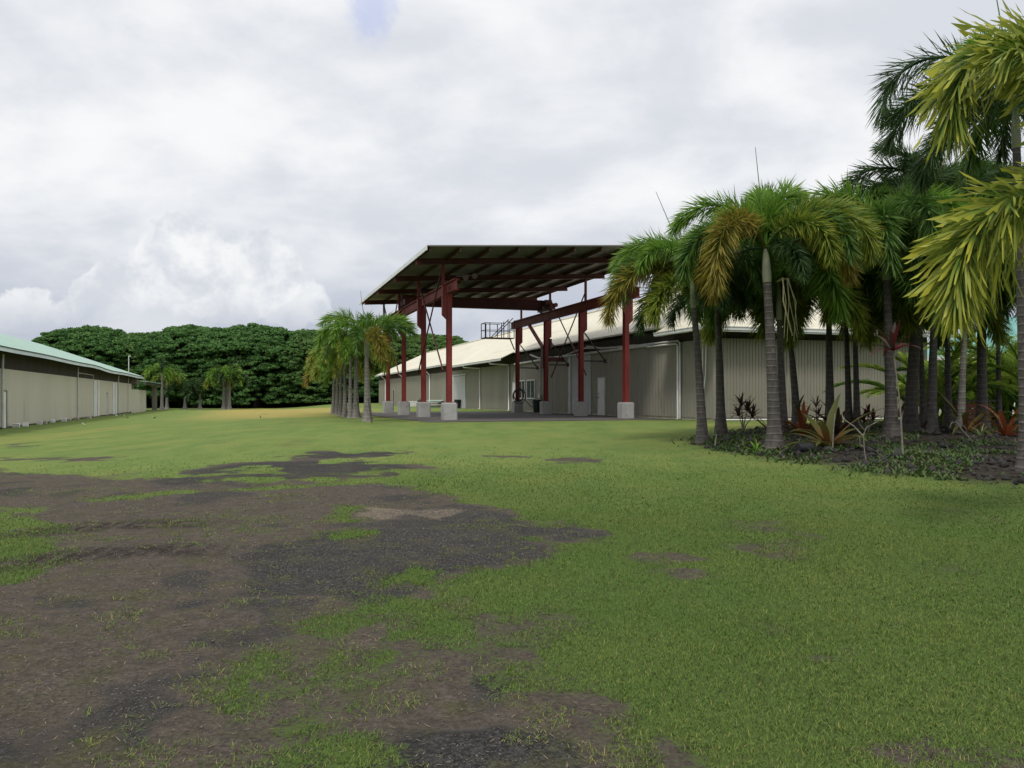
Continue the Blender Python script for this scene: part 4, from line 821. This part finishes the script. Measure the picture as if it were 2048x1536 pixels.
# areca clumps
def areca(px, by, h, nfr, seed, lab, cols=('areca', 'areca', 'lf_bright'), Y=None):
    x, y = hit(px, by) if Y is None else ((px-HX)/F*Y, Y); z = float(Gf(np.array([x]), np.array([y]))[0]); g = random.Random(seed); t = thing('areca_palm', lab, 'palm', (x, y, z), 0, 'bright areca palms behind the bed'); ms = [frond('palm_frond', h*1.1, e0, be, 240, .58, .030, seed+i, 1.3, 'pinnate', False, .22) for i, (e0, be) in enumerate(((82, 60), (72, 85), (60, 90)))]
    nfr = int(nfr*1.6)
    for i in range(nfr): obj('frond', ms[g.randrange(3)], M[cols[g.randrange(3)]], t, (g.uniform(-.4, .4), g.uniform(-.4, .4), 0), R(i*137.5+g.uniform(-15, 15)), g.uniform(.8, 1.1))
areca(1868, 848, 3.0, 16, 61, 'bright yellow green areca palm just beyond the warehouse corner')
areca(1935, 846, 3.4, 18, 62, 'areca palm behind the pale curved trunk', Y=33)
areca(2015, 845, 4.2, 20, 63, 'large areca palm below the teal roof at right', Y=30)
areca(2100, 845, 4.2, 16, 64, 'areca palm at the far right edge behind the tallest palm', Y=27)
areca(1905, 846, 2.6, 14, 65, 'low areca palm between the narrow dark palm and the curved trunk', Y=38)
areca(1975, 846, 3.6, 16, 66, 'areca palm behind the thick black-looking palm', Y=40)

# ------------------------------------------------------------------ bed plants
def straps(leaves, seed, w0, curve=1.4):
    """rosette of strap leaves: (az, elev, length, bend)"""
    V, Q, tip, rnd = [], [], [], []; g = random.Random(seed); K = 9; off = 0
    for az, e0, L, be in leaves:
        x = z = 0.; el = R(e0); rr = g.random(); ca, sa = math.cos(R(az)), math.sin(R(az))
        for i in range(K+1):
            t = i/K; el = R(e0)-R(be)*t**curve; w = w0*(.75+.5*math.sin(math.pi*min(1, t*1.1)))*(1-t**6)*.5+.002
            for s in (-1, 0, 1): V.append((ca*x-sa*s*w, sa*x+ca*s*w, z-(.3*w if s == 0 else 0))); tip.append(t); rnd.append(rr)
            x += math.cos(el)*L/K; z += math.sin(el)*L/K
        for i in range(K):
            for s in (0, 1): Q.append((off+3*i+s, off+3*i+s+1, off+3*i+s+4, off+3*i+s+3))
        off += 3*(K+1)
    return npmesh('leaves', np.array(V), np.array(Q), None, dict(tip=np.array(tip), rnd=np.array(rnd)), True)
def gz(x, y): return float(Gf(np.array([x]), np.array([y]))[0])
def brom(px, py, L, n, w, mat, seed, label, e=(20, 80), spec=None):
    x, y = hit(px, py); g = random.Random(seed); lv = spec or [(i*360/n+g.uniform(-14, 14), g.uniform(*e), L*g.uniform(.7, 1.1), g.uniform(30, 95)) for i in range(n)]
    t = thing('bromeliad', label, 'bromeliad', (x, y, gz(x, y)-.02), 0, 'bromeliads in the planting bed'); obj('leaves', straps(lv, seed, w), M[mat], t)
brom(1606, 872, 1.2, 15, .10, 'brom', 71, 'red bromeliad with upright leaves right behind the largest pale trunk', (35, 85))
brom(1657, 893, 1.5, 16, .13, 'brom_olive', 72, 'large brown orange bromeliad with drooping lower leaves', (15, 80))
brom(1932, 868, 2.0, 13, .11, 'brom_olive', 73, 'big olive bromeliad with long leaves fanning beside the curved trunk', (12, 70))
brom(2012, 872, 1.35, 16, .085, 'brom', 74, 'orange red bromeliad with arching leaves near the right edge', (10, 75))
brom(1672, 868, 1.25, 12, .12, 'ti', 75, 'dark maroon broad leaved bromeliad between two dark trunks', (40, 85))
brom(1540, 866, .8, 10, .07, 'brom', 76, 'small red bromeliad peeking out left of the largest trunk', (15, 65))
brom(1962, 874, .55, 30, .018, 'spider', 77, 'pale striped spider plant under the orange bromeliad', (20, 75))
brom(1512, 902, .5, 14, .03, 'lf_bright', 78, 'green spiky rosette at the bed front left of the largest trunk', (25, 75))
brom(1416, 880, .45, 12, .018, 'spider', 79, 'grassy tuft between the two leftmost trunks', (40, 80))
def ti(px, py, heads, mat, seed, label, L=.5, w=.06, n=14):
    """canes with leaf heads: (dx, dy, height)"""
    x, y = hit(px, py); t = thing('ti_plant', label, 'ti plant', (x, y, gz(x, y)-.02), 0, 'ti plants in the planting bed'); g = random.Random(seed)
    for dx, dy, h in heads:
        b = MB(); b.tube([(0, 0, 0), (dx*.3, dy*.3, h*.5), (dx, dy, h)], [.022, .016, .012], 7); b.build('cane', M['cane'], t)
        lv = [(i*137.5+g.uniform(-20, 20), 85-75*i/n+g.uniform(-8, 8), L*g.uniform(.7, 1.1), 20+55*i/n) for i in range(n)]
        obj('leaves', straps(lv, seed+int(h*10), w), M[mat], t, (dx, dy, h-.03))
ti(1486, 866, [(-.05, 0, .85), (.15, .05, .7), (.28, 0, .5), (-.1, .1, .55)], 'ti', 81, 'bushy maroon ti plant with several heads before the ribbed wall', .5, .05, 16)
ti(1601, 866, [(-.05, 0, .75)], 'ti_green', 82, 'thin green ti plant right of the red bromeliad', .45, .05, 9)
ti(1633, 862, [(0, 0, .75), (.08, .05, .5)], 'ti_red', 83, 'thin pinkish ti plant left of the straight dark palm', .4, .035, 9)
ti(1736, 866, [(0, 0, .55), (.12, 0, .4), (-.1, 0, .35)], 'ti_red', 84, 'short maroon ti plant before the wall right of the dark pair', .42, .05, 12)
ti(1806, 912, [(-.2, 0, 2.15)], 'ti_red', 85, 'tall bare cane topped with dark red leaves beside the stout palm', .72, .075, 13)
ti(1800, 872, [(0, 0, .55)], 'ti', 86, 'small dark ti plant behind the tall red cane', .45, .07, 8)
ti(1846, 868, [(0, 0, .2)], 'ti_red', 87, 'low reddish ti seedling at foot of the grey brown palm', .3, .05, 6)
ti(1430, 893, [(.05, 0, .35)], 'ti_green', 88, 'tiny seedling with two leaves between the leftmost trunks and rosette', .25, .035, 5)
ti(1896, 850, [(0, 0, 1.4), (.1, .1, 1.1)], 'ti_red', 89, 'tall reddish ti plant beside the dark narrow palm', .6, .07, 10)
def twig(px, py, segs, label, r=.018):
    x, y = hit(px, py); b = MB(); k = y/F
    for pts in segs: b.tube([((p[0]-px)*k, p[2] if len(p) > 2 else 0., (py-p[1])*k) for p in pts], [r*(1-.5*i/(len(pts)-1)) for i in range(len(pts))], 6)
    o = b.build('bare_twig', M['cane'], None); o.location = (x, y, gz(x, y)-.02); tag(o, label, 'bare shrub', 'bare sticks in the planting bed')
twig(1734, 928, [[(1734, 928), (1729, 900), (1727, 868)], [(1727, 870), (1712, 850, .1), (1695, 836, .2)], [(1727, 868), (1733, 852), (1742, 845, -.1)], [(1729, 858), (1715, 846, -.1), (1707, 832, -.2)], [(1728, 892), (1720, 886), (1719, 870)], [(1695, 836, .2), (1693, 822, .25)], [(1742, 845, -.1), (1752, 838, -.15)]], 'bare forked pale shrub standing in front of the bed', .014)
twig(1665, 900, [[(1665, 900), (1667, 860), (1670, 825)]], 'straight thin pale stick in front of the brown bromeliad', .016)
twig(1948, 885, [[(1948, 885), (1925, 860), (1912, 842), (1903, 844), (1899, 855)]], 'bent bare stick arching beside the curved trunk', .02)
def pot():
    x, y = hit(1606, 906); t = thing('nursery_pot', 'crumpled black plastic pot lying at the bed front', 'plant pot', (x, y, gz(x, y)), R(25))
    b = MB(); P = [(-.16, 0, .12), (-.14, 0, .12), (.16, 0, .10), (.19, 0, .10)]; b.tube(P, [.10, .105, .14, .15], 14, False); b.tube([(-.16, 0, .12), (-.155, 0, .12)], .1, 14); b.build('body', M['black'], t)
    b = MB(); b.prism([(-.3, -.2, .0), (.1, -.3, .02), (.2, .1, .02), (-.2, .15, .01)], (0, 0, .02)); b.build('torn_liner', M['black'], t)
pot()
def planter():
    x, y = (1935-HX)/F*25.5, 25.5; t = thing('wooden_box', 'red brown slatted wooden box with dark top behind the curved trunk', 'wooden box', (x, y, gz(x, y)), R(5)); b = MB()
    for k in range(4): b.box(-.55, .55, -.3, -.27, .08+k*.17, .22+k*.17); b.box(-.55, .55, .27, .3, .08+k*.17, .22+k*.17); b.box(-.55, -.52, -.26, .26, .08+k*.17, .22+k*.17); b.box(.52, .55, -.26, .26, .08+k*.17, .22+k*.17)
    b.build('slats', M['board'], t)
    for sx in (-.5, .5):
        for sy in (-.25, .25): b = MB(); b.box(sx-.018, sx+.018, sy-.018, sy+.018, 0, .78); b.build('leg', M['board'], t)
    b = MB(); b.box(-.65, .65, -.38, .38, .785, .84); b.build('top', M['iron'], t)
planter()
def bed_stuff():
    n = 11000; xs = [p[0] for p in BED]; ys = [p[1] for p in BED]; X = rng.uniform(min(xs), 17, n); Y = rng.uniform(min(ys), max(ys), n); k = polysd(BED, X, Y) < .1*rng.normal(size=n); X, Y = X[k], Y[k]
    f = rng.random(len(X)) < np.where(polysd(BED, X, Y) > -2.2, .8, .22); X, Y = X[f], Y[f]; s = .02+.10*rng.random(len(X))**3
    V, t = lumps(X, Y, Gf(X, Y)+s*.2, s, .75); tag(obj('lava_rubble', npmesh('lava_rubble', V, None, t), M['rock']), 'dark lava rubble covering the front of the planting bed', 'rubble', None, 'stuff')
    n = 150000; X = rng.uniform(min(xs)-1, 17, n); Y = rng.uniform(min(ys)-1.3, max(ys), n); sd = polysd(BED, X, Y)
    k = (sd < .25+.3*rng.normal(size=n)) & (rng.random(n) < np.clip((fbm(X*1.1+3, Y*1.1, 4)-.46)*8, .02, 1)*np.where(sd < -3.5, .35, .8)); X, Y = X[k], Y[k]; n = len(X)
    V, q, t, tp, rd, dr = blades(X, Y, rng.uniform(.05, .13, n), rng.uniform(.025, .055, n), rng.uniform(.5, 1.4, n), rng.random(n), np.zeros(n), zoff=.01)
    tag(obj('ground_cover', npmesh('ground_cover', V, q, t, dict(tip=tp, rnd=rd)), M['cover']), 'low green creeper and leaf litter over the planting bed', 'ground cover', None, 'stuff')
bed_stuff()

# ------------------------------------------------------------------ far trees
def crown_mesh(seed, RX, H, low, nc, nl):
    g = np.random.default_rng(seed); th = g.random(nc)*2*np.pi; rho = np.sqrt(g.random(nc)); lay = g.random(nc)
    lob = 1+.12*np.sin(th*3+seed)+.08*np.sin(th*5+2*seed)
    top = lay < .5; rho = np.where(top, rho, .72+.3*np.sqrt(g.random(nc))); lob = np.minimum(lob, 1.12)
    zt = H*(1-.30*np.minimum(rho, 1)**3)+g.normal(0, .28, nc); z = np.where(top, zt, low+(zt-low)*g.random(nc))
    C = np.stack([np.cos(th)*rho*RX*lob, np.sin(th)*rho*RX*lob, z], 1); cr = g.uniform(.45, 1.05, nc); bright = g.random(nc)
    n = nc*nl; ci = np.repeat(np.arange(nc), nl); d = g.normal(size=(n, 3)); d[:, 2] = np.abs(d[:, 2])*.9-.25; d /= np.linalg.norm(d, axis=1)[:, None]
    P = C[ci]+d*(cr[ci]*g.uniform(.7, 1.0, n))[:, None]*np.array([1, 1, .62])
    nr = d+g.normal(0, .45, (n, 3)); nr /= np.linalg.norm(nr, axis=1)[:, None]; a = np.cross(nr, g.normal(size=(n, 3))); a /= np.linalg.norm(a, axis=1)[:, None]; b = np.cross(nr, a)
    s = g.uniform(.09, .19, n)[:, None]; A = np.stack([P-a*s-b*s*.7, P+a*s-b*s*.7, P+a*s*.8+b*s*.8, P-a*s*.8+b*s*.8], 1); V = A.reshape(-1, 3); k = np.arange(n)*4
    return npmesh('crown', V, np.stack([k, k+1, k+2, k+3], 1), None, dict(tip=np.repeat(np.clip(bright[ci]*.7+.3*g.random(n), 0, 1), 4), rnd=np.repeat(g.random(n)*.75, 4)))
def limbs(seed, RX, H):
    g = random.Random(seed); b = MB(); b.tube([(0, 0, -.3), (.1, 0, 1.2), (.05, .1, H*.26)], [.75, .5, .45], 10)
    for i in range(6):
        a = i*1.05+g.uniform(-.3, .3); q = g.uniform(.5, .8)*RX; p0 = Vector((.05, .1, H*.25)); p1 = Vector((math.cos(a)*q*.4, math.sin(a)*q*.4, H*.48)); p2 = Vector((math.cos(a)*q, math.sin(a)*q, H*.76)); b.tube([p0, p1, p2], [.32, .22, .08], 7)
        for s in (-.5, .5): b.tube([p1, p1.lerp(p2, .5)+Vector((math.cos(a+s)*2, math.sin(a+s)*2, H*.12)), Vector((math.cos(a+s)*q*.9, math.sin(a+s)*q*.9, H*.82))], [.18, .1, .04], 6)
    return b.mesh('trunk')
CM = [crown_mesh(1, 8.6, 14, 1.2, 1700, 70), crown_mesh(2, 8.6, 14, .7, 1700, 70), crown_mesh(3, 8.6, 14, 2.0, 1700, 70)]; LM = [limbs(1, 8.6, 14), limbs(2, 8.6, 14), limbs(3, 8.6, 14)]
GT = 'broad trees in the row along the far field'
for i, (px, topy, hw, Y, v, lab) in enumerate([(182, 657, 84, 148, 2, 'leftmost broad monkeypod tree rising behind the green shed roof'), (292, 668, 84, 151, 0, 'second broad tree from left, behind the far palm pair'), (392, 655, 84, 148, 2, 'tall rounded tree above the small dark far palms'), (515, 654, 88, 147, 1, 'tallest leafy tree at middle of the row, foliage to the ground'), (622, 664, 80, 149, 1, 'leafy tree just left of the foxtail palm row'), (735, 670, 82, 152, 0, 'broad tree partly hidden behind the palm row and red columns'), (858, 671, 80, 150, 1, 'rightmost tree showing between red columns above the cream roof')]):
    x = (px-HX)/F*Y; z = float(Gf(np.array([x]), np.array([Y]))[0]); h = ZC+(HY-topy)/F*Y-z; t = thing('monkeypod_tree', lab, 'tree', (x, Y, z), i*1.3, GT)
    sx = hw*1.24/F*Y/8.6; sz = h/14.6
    for me, nm, m in ((LM[v], 'trunk', 'bark'), (CM[v], 'crown', 'monkey_pale' if i in (1, 4, 6) else 'monkey')): o = obj(nm, me, M[m], t); o.scale = (sx, sx, sz)
def understory():
    n = 26000; g = np.random.default_rng(5); px = g.uniform(20, 1000, n); Y = g.uniform(152, 166, n); x = (px-HX)/F*Y; hh = 2.2+2.4*fbm(x*.22, Y*.22, 3)+np.where(px > 520, 1.5, 0); z = np.asarray(Gf(x, Y))+hh*g.random(n)**.7
    P = np.stack([x, Y, z], 1); nr = g.normal(size=(n, 3)); nr[:, 1] -= .8; nr /= np.linalg.norm(nr, axis=1)[:, None]; a = np.cross(nr, g.normal(size=(n, 3))); a /= np.linalg.norm(a, axis=1)[:, None]; b = np.cross(nr, a); s = g.uniform(.3, .6, n)[:, None]
    V = np.stack([P-a*s-b*s*.7, P+a*s-b*s*.7, P+a*s*.8+b*s*.8, P-a*s*.8+b*s*.8], 1).reshape(-1, 3); k = np.arange(n)*4
    tag(obj('undergrowth', npmesh('undergrowth', V, np.stack([k, k+1, k+2, k+3], 1), None, dict(tip=np.repeat(g.random(n), 4)*.6, rnd=np.repeat(g.random(n), 4)*.4)), M['monkey']), 'dark undergrowth in the shade beneath the far trees', 'undergrowth', None, 'stuff')
    C = crown_mesh(9, 30, 10.5, 1, 1000, 60); o = obj('woodland', C, M['monkey'], None, ((560-HX)/F*185, 186, -.3)); o.scale = (1.2, .35, 1.0); tag(o, 'mass of foliage further back behind the row of trees', 'woodland', None, 'stuff')
understory()

# ------------------------------------------------------------------ small things
def bin_(px, py, r, h, mat, label, name='rubbish_bin', Y=None, cat='bin'):
    x, y = hit(px, py) if Y is None else ((px-HX)/F*Y, Y); z = gz(x, y); t = thing(name, label, cat, (x, y, z)); b = MB(); b.tube([(0, 0, 0), (0, 0, h*.1), (0, 0, h*.96)], [r*.8, r*.82, r], 18); b.build('body', M[mat], t)
    b = MB(); b.tube([(0, 0, h*.93), (0, 0, h)], r*1.07, 18); b.build('rim', M[mat], t)
    for s in (-1, 1): b = MB(); b.tube([(s*r, -.1, h*.8), (s*(r+.06), -.08, h*.8), (s*(r+.06), .08, h*.8), (s*r, .1, h*.8)], .015, 6); b.build('handle', M[mat], t)
bin_(915, 816, .3, .78, 'black', 'black bin standing by the grey sliding door beyond the canopy', Y=75)
bin_(1074, 826.5, .3, .85, 'dkgreen', 'dark green bin between the two far right concrete piers', Y=54.5)
def coil():
    v, u = VR, US[3]-.32; t, o = bthing('hose_coil', 'black hose coiled on the farthest right canopy column', 'hose', v, u, PZ+.5)
    b = MB(); g = random.Random(4)
    for k in range(6):
        rr = g.uniform(.36, .52); cx, cz = g.uniform(-.04, .04), 1.0-rr*.9+g.uniform(-.05, .05); b.tube([(v+cx+rr*.85*math.sin(a), u-.04+.02*k, PZ+.5+cz+rr*math.cos(a)) for a in np.linspace(0, 2*math.pi, 25)], .022, 6, False)
    b.tube([(v+.4, u, PZ+.85), (v+.8, u-.05, PZ+.38), (v+1.3, u-.05, PZ+.3), (v+1.6, u+.1, PZ+.6), (v+1.65, u+.1, PZ+.95)], .02, 6); o_ = MB(o); o_.v = [tuple(a-c for a, c in zip(p, o)) for p in b.v]; o_.f = b.f; o_.smooth = b.smooth; o_.build('hose', M['black'], t)
    b = MB(o); b.box(v-.05, v+.05, u-.02, u+.12, PZ+1.42, PZ+1.5); b.build('hook', M['iron'], t)
coil()
def pile():
    Y = 82; p = ((868-HX)/F*Y, Y); z = gz(*p); t = thing('sheet_pile', 'heap of mint green sheeting and white boards on the grass behind piers', 'pile', (p[0], p[1], z), TH); t.scale = (1.25, 1.25, 1.35); g = random.Random(8)
    b = MB()
    for k in range(7): c = g.uniform(-.8, .8); b.bar((c-.9, g.uniform(-.4, .4), .12+.07*k), (c+g.uniform(.6, 1.1), g.uniform(-.4, .4), .10+.075*k+g.uniform(-.05, .08)), .5, .03)
    b.build('sheets', M['mint'], t); b = MB()
    for k in range(4): b.bar((-1.5+g.uniform(0, .8), -.5-.1*k, .04+.05*k), (1.3+g.uniform(-.8, .4), -.55-.05*k, .04+.06*k), .14, .04)
    b.build('boards', M['white'], t); b = MB(); b.tube([(-1.2, .1, .35), (-.9, -.2, .62), (-.6, .1, .5)], [.2, .22, .1], 8); b.tube([(.2, -.6, .2), (.6, -.62, .3)], [.14, .1], 8); b.build('black_bag', M['black'], t)
    Y = 86; p = ((827-HX)/F*Y, Y); t = thing('slatted_crate', 'white slatted crate standing on the grass left of the mint heap', 'crate', (p[0], p[1], gz(*p)), TH); b = MB()
    for k in range(7): b.box(-.55+.16*k, -.45+.16*k, -.25, -.22, .02, .6); b.box(-.55+.16*k, -.45+.16*k, .22, .25, .02, .6)
    b.build('slats', M['white'], t); b = MB()
    for s in (-.19, .19):
        for zz in (.1, .5): b.box(-.56, .56, s-.02, s+.02, zz-.03, zz+.03)
    b.build('rails', M['conc'], t)
pile()
def bird(px, py, s, mat, az, label, cat='bird', name='bird'):
    x, y = hit(px, py); t = thing(name, label, cat, (x, y, gz(x, y)), R(az), 'birds feeding on the lawn'); b = MB()
    b.tube([(-.13*s, 0, .115*s), (-.08*s, 0, .13*s), (0, 0, .145*s), (.07*s, 0, .17*s), (.105*s, 0, .22*s), (.12*s, 0, .255*s), (.145*s, 0, .27*s), (.165*s, 0, .268*s)], [.008*s, .035*s, .055*s, .048*s, .024*s, .022*s, .026*s, .012*s], 8); b.build('body', M[mat], t)
    b = MB(); b.tube([(.165*s, 0, .268*s), (.21*s, 0, .262*s)], [.009*s, .002*s], 6); b.build('beak', M['beak'], t)
    for k in (-1, 1): b = MB(); b.tube([(.01*s, k*.02*s, .11*s), (.0, k*.022*s, .05*s), (.015*s, k*.024*s, 0)], .005*s, 5); b.build('leg', M['beak'], t)
bird(168, 853, .75, 'feather', 255, 'white bird standing alone on the grass nearest the shed'); bird(233, 835, 1.0, 'feather', 260, 'white bird at left of the far pair beside the shed'); bird(248.5, 835, .85, 'feather', 300, 'white bird at right of the far pair beside the shed')
bird(255.5, 838, .7, 'darkfeather', 200, 'small dark bird right beside the far white pair'); bird(309, 838.5, .7, 'darkfeather', 10, 'small dark bird alone on the grass below the far palms'); bird(521, 838, .6, 'darkfeather', 120, 'tiny dark bird out on the middle of the field')
def guy():
    x, y = hit(744, 846); b = MB(); b.tube([(0, 0, 0), (-.18, .1, 1.0)], .018, 6); o = b.build('stake', M['iron'], None); o.location = (x, y, gz(x, y)-.03); tag(o, 'thin dark stake leaning against the nearest palm of the left row', 'stake')
guy()
S.cycles.use_denoising = True; S.cycles.max_bounces = 8; S.cycles.transparent_max_bounces = 4
